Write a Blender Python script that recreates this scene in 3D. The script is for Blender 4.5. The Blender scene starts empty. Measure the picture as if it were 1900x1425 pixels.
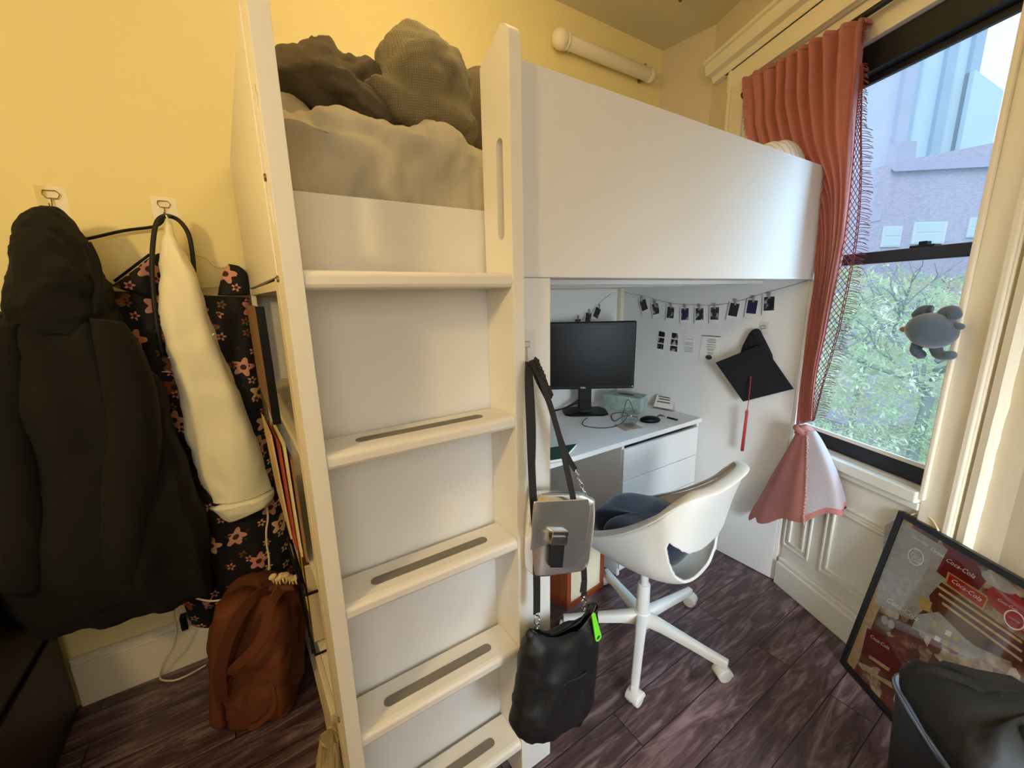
import bpy, bmesh, math, random
from mathutils import Vector, Matrix, noise
random.seed(7)
PI=math.pi; sin=math.sin; cos=math.cos
sc=bpy.context.scene
C=sc.collection
# ------------------------------------------------------------ camera
FPX=754.05; YAW=0.5746; PIT=0.2159; ROL=-0.0202; CH=1.36
Fw=Vector((sin(YAW)*cos(PIT),cos(YAW)*cos(PIT),-sin(PIT)))
R0=Vector((cos(YAW),-sin(YAW),0)); U0=R0.cross(Fw)
CR=cos(ROL)*R0+sin(ROL)*U0; CU=-sin(ROL)*R0+cos(ROL)*U0
CAM=Vector((0,0,CH))
cd=bpy.data.cameras.new('camera'); cam=bpy.data.objects.new('camera',cd); C.objects.link(cam)
cd.sensor_fit='HORIZONTAL'; cd.sensor_width=36; cd.lens=FPX*36/1900; cd.clip_start=.02; cd.clip_end=500
m=Matrix((CR,CU,-Fw)).transposed().to_4x4(); m.translation=CAM; cam.matrix_world=m
sc.camera=cam
# ------------------------------------------------------------ world, exposure, big lights
sc.view_settings.view_transform='Standard'; sc.view_settings.look='None'
sc.view_settings.gamma=1; sc.view_settings.exposure=0.10; sc.view_settings.use_curve_mapping=False
w=bpy.data.worlds.new('sky'); sc.world=w; w.use_nodes=True
bg=w.node_tree.nodes['Background']; bg.inputs[0].default_value=(.78,.90,1,1); bg.inputs[1].default_value=1.25
def area(name,loc,target,size,power,col,sy=None,spread=None):
    l=bpy.data.lights.new(name,'AREA'); l.energy=power; l.color=col; l.size=size
    if sy: l.shape='RECTANGLE'; l.size_y=sy
    if spread: l.spread=spread
    o=bpy.data.objects.new(name,l); C.objects.link(o); o.location=loc
    o.rotation_euler=(Vector(target)-Vector(loc)).to_track_quat('-Z','Y').to_euler(); return o
def point(name,loc,power,col,rad):
    l=bpy.data.lights.new(name,'POINT'); l.energy=power; l.color=col; l.shadow_soft_size=rad
    o=bpy.data.objects.new(name,l); C.objects.link(o); o.location=loc; return o
area('daylight',(6.2,-1.5,1.9),(1.8,.4,1.45),3.2,50,(.40,.72,1.0))
area('daylight_high',(3.5,-2.0,4.6),(1.8,.42,1.4),2.8,800,(.42,.72,1.0))
sun=bpy.data.lights.new('exterior_fill','SUN'); sun.energy=1.6; sun.angle=.5; sun.color=(.93,.97,1); so=bpy.data.objects.new('exterior_fill',sun); C.objects.link(so); so.rotation_euler=Vector((.75,.2,-.6)).to_track_quat('-Z','Y').to_euler()  # soft sun lamp added to brighten the outside facades; the sky is overcast
area('room_fill',(-.55,-1.25,1.9),(.35,1.2,.9),1.2,11,(1,.96,.88))
area('cool_fill',(.70,-1.18,1.0),(1.7,.6,.25),.9,18,(.78,.90,1.0),spread=1.45)  # added cool fill inside the room, lifts floor and lower right
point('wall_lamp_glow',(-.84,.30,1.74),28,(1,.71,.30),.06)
point('ceiling_lamp_glow',(.62,1.0,2.42),10.5,(1,.74,.34),.2)
# ------------------------------------------------------------ helpers
def ray(px,py): return CR*((px-950)/FPX)-CU*((py-712.5)/FPX)+Fw
def at(px,py,ax,val):
    d=ray(px,py); t=(val-CAM[ax])/d[ax]; return CAM+d*t
def atp(px,py,P0,n):
    d=ray(px,py); n=Vector(n); t=(Vector(P0)-CAM).dot(n)/d.dot(n); return CAM+d*t
WD=Vector((.394,.919,0)); WA=Vector((1.973,.748,0)); WN=Vector((-.919,.394,0))   # window wall: direction, origin, normal into room
def wp(s,z,off=0): return WA+WD*s+WN*off+Vector((0,0,z))
def atw(px,py,off=0): return atp(px,py,WA+WN*off,WN)
WL={}
def nt(name):
    m=bpy.data.materials.new(name); m.use_nodes=True; t=m.node_tree
    return m,t,t.nodes['Principled BSDF']
def S(c):  # sRGB 0-255 -> linear
    return tuple((v/255/12.92 if v<=10 else ((v/255+.055)/1.055)**2.4) for v in c)+(1,)
def mat(name,col,rough=.5,metal=0,bump=0,bscale=60,var=0,vscale=3,coat=0,trans=0,sheen=0,emit=0,distort=0,bdist=.01):
    m,t,b=nt(name); n=t.nodes; l=t.links
    b.inputs['Base Color'].default_value=S(col); b.inputs['Roughness'].default_value=rough; b.inputs['Metallic'].default_value=metal
    b.inputs['Coat Weight'].default_value=coat; b.inputs['Sheen Weight'].default_value=sheen
    tc=n.new('ShaderNodeTexCoord')
    if var:
        nz=n.new('ShaderNodeTexNoise'); nz.inputs['Scale'].default_value=vscale; nz.inputs['Detail'].default_value=5
        l.new(tc.outputs['Object'],nz.inputs['Vector'])
        mx=n.new('ShaderNodeMix'); mx.data_type='RGBA'
        c=S(col); mx.inputs[6].default_value=tuple(v*(1-var) for v in c[:3])+(1,); mx.inputs[7].default_value=tuple(min(1,v*(1+var)) for v in c[:3])+(1,)
        l.new(nz.outputs['Fac'],mx.inputs[0]); l.new(mx.outputs[2],b.inputs['Base Color'])
    if bump:
        nb=n.new('ShaderNodeTexNoise'); nb.inputs['Scale'].default_value=bscale; nb.inputs['Detail'].default_value=6
        l.new(tc.outputs['Object'],nb.inputs['Vector'])
        bp=n.new('ShaderNodeBump'); bp.inputs['Strength'].default_value=bump; bp.inputs['Distance'].default_value=bdist
        l.new(nb.outputs['Fac'],bp.inputs['Height']); l.new(bp.outputs[0],b.inputs['Normal'])
    if trans:
        tr=n.new('ShaderNodeBsdfTranslucent'); tr.inputs[0].default_value=S(col)
        ms=n.new('ShaderNodeMixShader'); ms.inputs[0].default_value=trans
        o=t.nodes['Material Output']; l.new(b.outputs[0],ms.inputs[1]); l.new(tr.outputs[0],ms.inputs[2]); l.new(ms.outputs[0],o.inputs[0])
    return m
def weave(name,c1,c2,scale,rough=.9,bump=.4,trans=0,lines=120):
    m,t,b=nt(name); n=t.nodes; l=t.links; b.inputs['Roughness'].default_value=rough; b.inputs['Sheen Weight'].default_value=.1
    tc=n.new('ShaderNodeTexCoord')
    ws=[]
    for d in 'XZ':
        wv=n.new('ShaderNodeTexWave'); wv.wave_type='BANDS'; wv.bands_direction=d; wv.inputs['Scale'].default_value=lines/4; wv.inputs['Distortion'].default_value=1.5; wv.inputs['Detail'].default_value=2
        l.new(tc.outputs['Object'],wv.inputs['Vector']); ws.append(wv)
    mm=n.new('ShaderNodeMath'); mm.operation='MULTIPLY'; l.new(ws[0].outputs['Fac'],mm.inputs[0]); l.new(ws[1].outputs['Fac'],mm.inputs[1])
    nz=n.new('ShaderNodeTexNoise'); nz.inputs['Scale'].default_value=scale; l.new(tc.outputs['Object'],nz.inputs['Vector'])
    ad=n.new('ShaderNodeMath'); ad.operation='ADD'; l.new(mm.outputs[0],ad.inputs[0]); l.new(nz.outputs['Fac'],ad.inputs[1])
    ad2=n.new('ShaderNodeMath'); ad2.operation='MULTIPLY'; ad2.inputs[1].default_value=.6; l.new(ad.outputs[0],ad2.inputs[0])
    mx=n.new('ShaderNodeMix'); mx.data_type='RGBA'; mx.inputs[6].default_value=S(c1); mx.inputs[7].default_value=S(c2)
    l.new(ad2.outputs[0],mx.inputs[0]); l.new(mx.outputs[2],b.inputs['Base Color'])
    bp=n.new('ShaderNodeBump'); bp.inputs['Strength'].default_value=bump; bp.inputs['Distance'].default_value=.002; l.new(mm.outputs[0],bp.inputs['Height']); l.new(bp.outputs[0],b.inputs['Normal'])
    if trans:
        tr=n.new('ShaderNodeBsdfTranslucent'); l.new(mx.outputs[2],tr.inputs[0])
        ms=n.new('ShaderNodeMixShader'); ms.inputs[0].default_value=trans
        o=t.nodes['Material Output']; l.new(b.outputs[0],ms.inputs[1]); l.new(tr.outputs[0],ms.inputs[2]); l.new(ms.outputs[0],o.inputs[0])
    return m
class MB:
    def __init__(s): s.v=[]; s.f=[]; s.mi=[]
    def add(s,vs,fs,mi=0):
        b=len(s.v); s.v+= [Vector(v) for v in vs]; s.f+=[tuple(i+b for i in f) for f in fs]; s.mi+=[mi]*len(fs)
        return s
    def hexa(s,p,mi=0):  # 8 pts: bottom 4 ccw, top 4
        return s.add(p,[(3,2,1,0),(4,5,6,7),(0,1,5,4),(1,2,6,5),(2,3,7,6),(3,0,4,7)],mi)
    def box(s,x0,x1,y0,y1,z0,z1,mi=0):
        return s.hexa([(x0,y0,z0),(x1,y0,z0),(x1,y1,z0),(x0,y1,z0),(x0,y0,z1),(x1,y0,z1),(x1,y1,z1),(x0,y1,z1)],mi)
    def obox(s,c,u,v,w,mi=0):
        c,u,v,w=map(Vector,(c,u,v,w)); 
        return s.hexa([c-u-v-w,c+u-v-w,c+u+v-w,c-u+v-w,c-u-v+w,c+u-v+w,c+u+v+w,c-u+v+w],mi)
    def loft(s,rings,mi=0,cap=True,closed=True):
        n=len(rings[0]); b=len(s.v); s.v+=[Vector(p) for r in rings for p in r]
        k=n if closed else n-1
        for i in range(len(rings)-1):
            for j in range(k):
                a=b+i*n+j; c=b+i*n+(j+1)%n
                s.f.append((a,c,c+n,a+n)); s.mi.append(mi if not callable(mi) else mi(i,j))
        if cap and closed:
            s.f.append(tuple(b+j for j in range(n))[::-1]); s.mi.append(mi if not callable(mi) else mi(0,0))
            e=b+(len(rings)-1)*n; s.f.append(tuple(e+j for j in range(n))); s.mi.append(mi if not callable(mi) else mi(len(rings)-2,0))
        return s
    def tube(s,pts,r,n=8,mi=0,flat=None,smooth=0):
        pts=[Vector(p) for p in pts]
        if smooth: pts=spline(pts,smooth)
        rings=[]; up=None
        for i,p in enumerate(pts):
            t=(pts[min(i+1,len(pts)-1)]-pts[max(i-1,0)]).normalized()
            if up is None: up=Vector((0,0,1)) if abs(t.z)<.9 else Vector((0,1,0))
            if flat is not None: up=Vector(flat)
            a=t.cross(up)
            if a.length<1e-4: a=t.cross(Vector((1,0.1,0)))
            a.normalize(); b=a.cross(t).normalized()
            if flat is None: up=b
            rr=r(i/(len(pts)-1)) if callable(r) else r
            ra,rb=(rr if isinstance(rr,tuple) else (rr,rr))
            rings.append([p+a*ra*cos(2*PI*k/n)+b*rb*sin(2*PI*k/n) for k in range(n)])
        return s.loft(rings,mi)
    def cyl(s,p0,p1,r0,r1=None,n=24,mi=0):
        r1=r0 if r1 is None else r1
        p0,p1=Vector(p0),Vector(p1); t=(p1-p0).normalized(); a=t.orthogonal().normalized(); b=t.cross(a)
        return s.loft([[p+a*r*cos(2*PI*k/n)+b*r*sin(2*PI*k/n) for k in range(n)] for p,r in((p0,r0),(p1,r1))],mi)
    def ell(s,c,r,rot=None,n=20,m=12,mi=0,fn=None):
        c=Vector(c); r=r if not isinstance(r,(int,float)) else (r,r,r); rings=[]
        for i in range(m+1):
            th=PI*(i+.02)/(m+.04); ring=[]
            for j in range(n):
                ph=2*PI*j/n; d=Vector((sin(th)*cos(ph),sin(th)*sin(ph),-cos(th)))
                q=Vector((d.x*r[0],d.y*r[1],d.z*r[2]))
                if fn: q*=fn(d)
                if rot: q=rot@q
                ring.append(c+q)
            rings.append(ring)
        return s.loft(rings,mi)
    def prism(s,outer,thick,holes=(),mi=0):
        # outer: list of 3D coplanar points; thick: vector
        bm=bmesh.new(); es=[]
        for loop in [outer]+list(holes):
            vs=[bm.verts.new(Vector(p)) for p in loop]
            for i in range(len(vs)): es.append(bm.edges.new((vs[i],vs[(i+1)%len(vs)])))
        bmesh.ops.triangle_fill(bm,use_beauty=True,use_dissolve=False,edges=es)
        r=bmesh.ops.extrude_face_region(bm,geom=list(bm.faces))
        bmesh.ops.translate(bm,verts=[g for g in r['geom'] if isinstance(g,bmesh.types.BMVert)],vec=Vector(thick))
        bmesh.ops.recalc_face_normals(bm,faces=bm.faces)
        bm.verts.index_update()
        s.add([v.co.copy() for v in bm.verts],[tuple(v.index for v in f.verts) for f in bm.faces],mi); bm.free(); return s
    def sheet(s,fn,nu,nv,mi=0):
        pts=[[fn(i/nu,j/nv) for i in range(nu+1)] for j in range(nv+1)]
        b=len(s.v); s.v+=[Vector(p) for r in pts for p in r]
        for j in range(nv):
            for i in range(nu):
                a=b+j*(nu+1)+i; s.f.append((a,a+1,a+nu+2,a+nu+1)); s.mi.append(mi if not callable(mi) else mi((i+.5)/nu,(j+.5)/nv))
        return s
    def text(s,body,P,ux,uy,size,mi=0,shear=0,depth=.0006,align='CENTER'):
        cu=bpy.data.curves.new('t','FONT'); cu.body=body; cu.size=1; cu.align_x=align; cu.align_y='CENTER'; cu.shear=shear; cu.extrude=0; cu.resolution_u=2
        ob=bpy.data.objects.new('t',cu); C.objects.link(ob); bpy.context.view_layer.update()
        me=bpy.data.meshes.new_from_object(ob.evaluated_get(bpy.context.evaluated_depsgraph_get()))
        ux=Vector(ux).normalized();uy=Vector(uy).normalized();P=Vector(P); k=size
        s.add([P+ux*v.co.x*k+uy*v.co.y*k+ux.cross(uy)*depth for v in me.vertices],[tuple(p.vertices) for p in me.polygons],mi)
        bpy.data.objects.remove(ob); bpy.data.curves.remove(cu); bpy.data.meshes.remove(me); return s
    def build(s,name,mats,parent=None,bev=0,smooth=False,sub=0,solid=0,fix=True,ang=40):
        if not isinstance(mats,(list,tuple)): mats=[mats]
        if parent is None:
            xs=[v.x for v in s.v]; ys=[v.y for v in s.v]; o0=Vector(((min(xs)+max(xs))/2,(min(ys)+max(ys))/2,min(v.z for v in s.v)))
        else: o0=WL[parent.name]
        me=bpy.data.meshes.new(name); me.from_pydata([v-o0 for v in s.v],[],s.f)
        for m_ in mats: me.materials.append(m_)
        for p,i in zip(me.polygons,s.mi): p.material_index=i; p.use_smooth=bool(smooth)
        me.validate()
        if fix:
            bm=bmesh.new(); bm.from_mesh(me); bmesh.ops.recalc_face_normals(bm,faces=bm.faces); bm.to_mesh(me); bm.free()
        o=bpy.data.objects.new(name,me); C.objects.link(o)
        if parent is None: o.location=o0
        else: o.parent=parent
        WL[o.name]=o0
        if solid: md=o.modifiers.new('thickness','SOLIDIFY'); md.thickness=solid; md.offset=0
        if bev: md=o.modifiers.new('bevel','BEVEL'); md.width=bev; md.segments=2; md.limit_method='ANGLE'; md.angle_limit=math.radians(ang); md.harden_normals=False
        if sub: md=o.modifiers.new('sub','SUBSURF'); md.levels=sub; md.render_levels=sub
        return o
def spline(p,k):
    out=[]
    for i in range(len(p)-1):
        a=p[max(i-1,0)];b=p[i];c=p[i+1];d=p[min(i+2,len(p)-1)]
        for j in range(k):
            t=j/k; out.append(.5*((2*b)+(c-a)*t+(2*a-5*b+4*c-d)*t*t+(3*b-a-3*c+d)*t**3))
    out.append(p[-1]); return out
def tag(o,label,cat,group=None,kind=None):
    if label: o['label']=label
    if cat: o['category']=cat
    if group: o['group']=group
    if kind: o['kind']=kind
    return o
def thing(name,label,cat,loc,group=None):
    o=bpy.data.objects.new(name,None); C.objects.link(o); o.location=loc; o.empty_display_size=.05; WL[o.name]=Vector(loc)
    return tag(o,label,cat,group)
def struct(o,label=None): o['kind']='structure'; 
def st(o,label,cat): return tag(o,label,cat,None,'structure')
def nz(v,s=1): return noise.noise(Vector(v)*s)
def smoothrows(rows,k):
    # interpolate rows (list of tuples of equal length) with catmull-rom
    n=len(rows[0]); out=[]
    for i in range(len(rows)-1):
        a=rows[max(i-1,0)];b=rows[i];c=rows[i+1];d=rows[min(i+2,len(rows)-1)]
        for j in range(k):
            t=j/k; out.append(tuple(.5*(2*b[q]+(c[q]-a[q])*t+(2*a[q]-5*b[q]+4*c[q]-d[q])*t*t+(3*b[q]-a[q]-3*c[q]+d[q])*t**3) for q in range(n)))
    out.append(rows[-1]); return out
def cloth_loft(mb,rows,Y,n=48,k=5,fold=.012,freq=5,seed=0,zf=3,mi=0,back=None,wr=.004,flip=1):
    """rows: (pxL,pyL,pxR,pyR,thickness) on the upright plane y=Y; a closed, folded cloth volume"""
    rings=[]
    rr=smoothrows(rows,k)
    for i,(xl,yl,xr,yr,th) in enumerate(rr):
        A=at(xl,yl,1,Y); B=at(xr,yr,1,Y); M=(A+B)/2; H=(B-A)/2; hl=H.length; u=H/max(hl,1e-6); ring=[]
        D=Vector((0,-1,0)); v=i/len(rr)
        for j in range(n):
            t=2*PI*j/n; c=cos(t); s_=sin(t)
            e=.8
            cc=math.copysign(abs(c)**e,c); ss=math.copysign(abs(s_)**e,s_)
            q=M+H*cc*1.0+D*(th*ss)
            x=q.x; 
            f=fold*(sin(x*2*PI*freq*2+seed+3*nz((x*2,v*zf,seed)))*.6+nz((x*9,q.z*2.2,seed+5))*1.1)*min(1,hl/.05)
            f+=wr*nz((x*30,q.z*18,seed))
            if s_>0: q+=D*f*min(1,s_*2)
            if back is not None and q.y>back: q.y=back
            ring.append(q)
        rings.append(ring)
    mb.loft(rings,mi); return mb
def crease(o,s1=.03,d1=.12,s2=.006,d2=.03,sub=0):
    if sub: md=o.modifiers.new('sb','SUBSURF'); md.levels=sub; md.render_levels=sub
    for nm,s_,d_ in (('a',s1,d1),('b',s2,d2)):
        if not s_: continue
        tx=bpy.data.textures.new('fold_'+nm,'CLOUDS'); tx.noise_scale=d_; tx.noise_depth=2; tx.noise_basis='VORONOI_F2_F1' if nm=='a' else 'BLENDER_ORIGINAL'
        m_=o.modifiers.new('crease_'+nm,'DISPLACE'); m_.texture=tx; m_.strength=s_; m_.mid_level=.5; m_.texture_coords='LOCAL'
    return o
def capsule(c,u,v,hu,hv,n=10):
    # stadium in plane u,v ; half-length hv along v (incl. radius hu)
    c,u,v=Vector(c),Vector(u),Vector(v); o=[]
    for k in range(n+1): a=PI*k/n; o.append(c+u*hu*cos(a)+v*(hv-hu+hu*sin(a)))
    for k in range(n+1): a=PI+PI*k/n; o.append(c+u*hu*cos(a)+v*(-(hv-hu)+hu*sin(a)))
    return o
# ------------------------------------------------------------ materials
M={}
M['wall']=mat('wall_paint',(240,226,168),.75,bump=.15,bscale=25,var=.02,vscale=1.2,bdist=.01)
M['ceil']=mat('ceiling_paint',(214,205,178),.8,bump=.1,bscale=20)
M['trim']=mat('trim_paint',(234,227,208),.45,bump=.35,bscale=14,bdist=.004)
M['wain']=mat('wainscot_paint',(222,222,214),.4,bump=.3,bscale=12,bdist=.004)
M['white']=mat('white_foil',(228,228,226),.6,bump=.02,bscale=300,bdist=.001)
M['rung']=mat('painted_wood',(234,230,220),.35)
M['grip']=mat('grey_grip_tape',(126,120,112),.8,bump=.2,bscale=900,bdist=.0005)
M['cream']=mat('cream_foil',(222,212,188),.4)
M['black']=mat('black_plastic',(12,12,13),.4); M['black'].node_tree.nodes['Principled BSDF'].inputs['Specular IOR Level'].default_value=.2
M['screen']=mat('monitor_glass',(10,10,11),.3); M['screen'].node_tree.nodes['Principled BSDF'].inputs['Specular IOR Level'].default_value=.12
M['metal']=mat('steel',(200,200,200),.25,1)
M['brass']=mat('brass_wire',(150,125,70),.35,1)
M['blackframe']=mat('black_window_frame',(22,23,26),.5,bump=.2,bscale=30)
M['navy']=mat('navy_velour',(24,33,52),.95,bump=.2,bscale=200,bdist=.002,sheen=.4)
M['coat']=mat('black_fleece',(9,8,6),.95,bump=.25,bscale=220,bdist=.003,sheen=0)
M['shirt']=mat('cream_fleece',(253,247,214),.9,bump=.25,bscale=180,bdist=.003,sheen=.2)
M['strap']=mat('black_webbing',(24,22,22),.6,bump=.3,bscale=500,bdist=.001)
M['bagblk']=mat('black_nylon',(13,13,15),.55,bump=.2,bscale=60,bdist=.004)
M['rust']=mat('rust_canvas',(104,52,22),.85,bump=.3,bscale=150,bdist=.002,var=.2,vscale=8)
M['rust2']=mat('brown_webbing',(84,36,12),.9,bump=.3,bscale=150,bdist=.002)
M['sheet']=mat('cream_sheet',(192,182,158),.9,bump=.2,bscale=40,bdist=.006)
M['duvet']=weave('olive_duvet',(104,94,66),(156,142,106),14,lines=260)
M['duvet2']=mat('dark_duvet',(96,84,64),.95,bump=.3,bscale=60,bdist=.004,var=.25,vscale=6)
M['curt']=weave('terracotta_cotton',(196,128,122),(216,150,144),30,lines=500,trans=.34,bump=.15)
M['curtlace']=mat('terracotta_thread',(130,62,62),.9)
M['lilac']=weave('lilac_cotton',(186,178,186),(204,196,202),30,lines=500,trans=.25,bump=.15)
M['plush']=mat('plush_blue_grey',(74,92,112),1,bump=.5,bscale=400,bdist=.003,sheen=.6)
M['plush2']=mat('plush_tan',(170,140,112),1,bump=.5,bscale=400,bdist=.003)
M['cap']=mat('black_felt',(14,16,24),.9,bump=.1,bscale=200)
M['tassel']=mat('red_tassel',(176,58,52),.7,bump=.6,bscale=300,bdist=.001)
M['green']=mat('green_cover',(24,70,58),.5)
M['paper']=mat('paper',(232,232,228),.7)
M['ink']=mat('ink',(60,60,62),.7)
M['peg']=mat('wood_peg',(150,146,130),.7)
M['string']=mat('jute_string',(120,112,96),.9)
M['chair']=mat('white_polypropylene',(226,225,220),.35)
M['lime']=mat('lime_plastic',(122,230,50),.35)
M['tissue']=mat('tissue_carton',(150,172,166),.55,var=.6,vscale=30)
M['cord']=mat('white_cable',(228,216,180),.5)
M['darkwood']=mat('dark_wood',(30,17,8),.5,bump=.2,bscale=20,var=.3,vscale=4)
M['redwood']=mat('red_wood',(150,70,34),.5,var=.2,vscale=20)
M['creamcloth']=mat('cream_panel',(226,212,180),.8)
M['frameblk']=mat('black_frame',(16,17,19),.4)
M['tan']=mat('tan_coaster',(182,160,146),.8)
M['brick']=None
# silver foil bag
m_,t_,b_=nt('silver_foil'); b_.inputs['Base Color'].default_value=(.92,.90,.85,1); b_.inputs['Metallic'].default_value=.9; b_.inputs['Roughness'].default_value=.2
n_=t_.nodes.new('ShaderNodeTexNoise'); n_.inputs['Scale'].default_value=7; bp_=t_.nodes.new('ShaderNodeBump'); bp_.inputs['Strength'].default_value=.35; bp_.inputs['Distance'].default_value=.02
tc_=t_.nodes.new('ShaderNodeTexCoord'); t_.links.new(tc_.outputs['Object'],n_.inputs['Vector']); t_.links.new(n_.outputs['Fac'],bp_.inputs['Height']); t_.links.new(bp_.outputs[0],b_.inputs['Normal']); M['silver']=m_
# thin glass pane
def pane_mat(name,haze,tint):
    m,t,b=nt(name); n=t.nodes; l=t.links
    tr=n.new('ShaderNodeBsdfTransparent'); tr.inputs[0].default_value=tint
    gl=n.new('ShaderNodeBsdfGlossy'); gl.inputs['Roughness'].default_value=.02
    lw=n.new('ShaderNodeLayerWeight'); lw.inputs[0].default_value=.5; pw_=n.new('ShaderNodeMath'); pw_.operation='POWER'; pw_.inputs[1].default_value=4.5; l.new(lw.outputs['Facing'],pw_.inputs[0]); fr=n.new('ShaderNodeMath'); fr.operation='MULTIPLY_ADD'; fr.inputs[1].default_value=.85; fr.inputs[2].default_value=.03; l.new(pw_.outputs[0],fr.inputs[0])
    mx=n.new('ShaderNodeMixShader'); l.new(fr.outputs[0],mx.inputs[0]); l.new(tr.outputs[0],mx.inputs[1]); l.new(gl.outputs[0],mx.inputs[2])
    df=n.new('ShaderNodeBsdfTranslucent'); df.inputs[0].default_value=(.8,.88,.95,1)
    m2=n.new('ShaderNodeMixShader'); m2.inputs[0].default_value=haze; l.new(mx.outputs[0],m2.inputs[1]); l.new(df.outputs[0],m2.inputs[2])
    l.new(m2.outputs[0],t.nodes['Material Output'].inputs[0]); return m
M['pane']=pane_mat('window_glass',.02,(.97,.99,1,1))
M['clear']=pane_mat('clear_glass',.03,(.93,.95,.95,1))
M['plastic']=pane_mat('clear_plastic',.02,(.985,.985,.98,1))
M['beige']=mat('beige_paint',(212,200,174),.7,bump=.15,bscale=25)
def floor_mat():
    m,t,b=nt('dark_plank_floor'); n=t.nodes; l=t.links
    tc=n.new('ShaderNodeTexCoord')
    mp=n.new('ShaderNodeMapping'); mp.inputs['Location'].default_value=(.30,-.395,0)
    l.new(tc.outputs['Object'],mp.inputs[0])
    br=n.new('ShaderNodeTexBrick'); br.inputs['Scale'].default_value=1; br.inputs['Brick Width'].default_value=1.05; br.inputs['Row Height'].default_value=.123
    br.inputs['Mortar Size'].default_value=.0018; br.inputs['Mortar Smooth'].default_value=.3; br.offset=.37; br.inputs['Color1'].default_value=(0,0,0,1); br.inputs['Color2'].default_value=(1,1,1,1); br.inputs['Mortar'].default_value=(.5,.5,.5,1)
    l.new(mp.outputs[0],br.inputs['Vector'])
    sv=n.new('ShaderNodeMapping'); sv.inputs['Scale'].default_value=(2.2,14,1); l.new(tc.outputs['Object'],sv.inputs[0])
    ad=n.new('ShaderNodeVectorMath'); ad.operation='ADD'; sc2=n.new('ShaderNodeVectorMath'); sc2.operation='SCALE'; sc2.inputs['Scale'].default_value=9
    l.new(br.outputs['Color'],sc2.inputs[0]); l.new(sv.outputs[0],ad.inputs[0]); l.new(sc2.outputs[0],ad.inputs[1])
    nz1=n.new('ShaderNodeTexNoise'); nz1.inputs['Scale'].default_value=1.6; nz1.inputs['Detail'].default_value=9; nz1.inputs['Distortion'].default_value=1.6; nz1.inputs['Roughness'].default_value=.65
    l.new(ad.outputs[0],nz1.inputs['Vector'])
    rp=n.new('ShaderNodeValToRGB'); e=rp.color_ramp.elements; e[0].position=.3; e[0].color=S((42,30,34)); e[1].position=.74; e[1].color=S((158,138,142)); k=rp.color_ramp.elements.new(.5); k.color=S((90,69,73))
    l.new(nz1.outputs['Fac'],rp.inputs[0])
    mx=n.new('ShaderNodeMix'); mx.data_type='RGBA'; mx.blend_type='MULTIPLY'; mx.inputs[0].default_value=.5
    rp2=n.new('ShaderNodeValToRGB'); rp2.color_ramp.elements[0].color=(.6,.6,.6,1); rp2.color_ramp.elements[1].color=(1.3,1.2,1.2,1); l.new(br.outputs['Color'],rp2.inputs[0])
    l.new(rp.outputs[0],mx.inputs[6]); l.new(rp2.outputs[0],mx.inputs[7])
    m3=n.new('ShaderNodeMix'); m3.data_type='RGBA'; l.new(br.outputs['Fac'],m3.inputs[0]); l.new(mx.outputs[2],m3.inputs[6]); m3.inputs[7].default_value=S((14,8,8))
    l.new(m3.outputs[2],b.inputs['Base Color']); b.inputs['Roughness'].default_value=.36
    bp=n.new('ShaderNodeBump'); bp.inputs['Strength'].default_value=.5; bp.inputs['Distance'].default_value=.004
    sb=n.new('ShaderNodeMath'); sb.operation='SUBTRACT'; l.new(nz1.outputs['Fac'],sb.inputs[0]); l.new(br.outputs['Fac'],sb.inputs[1]); l.new(sb.outputs[0],bp.inputs['Height']); l.new(bp.outputs[0],b.inputs['Normal'])
    return m
M['floor']=floor_mat()
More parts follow.
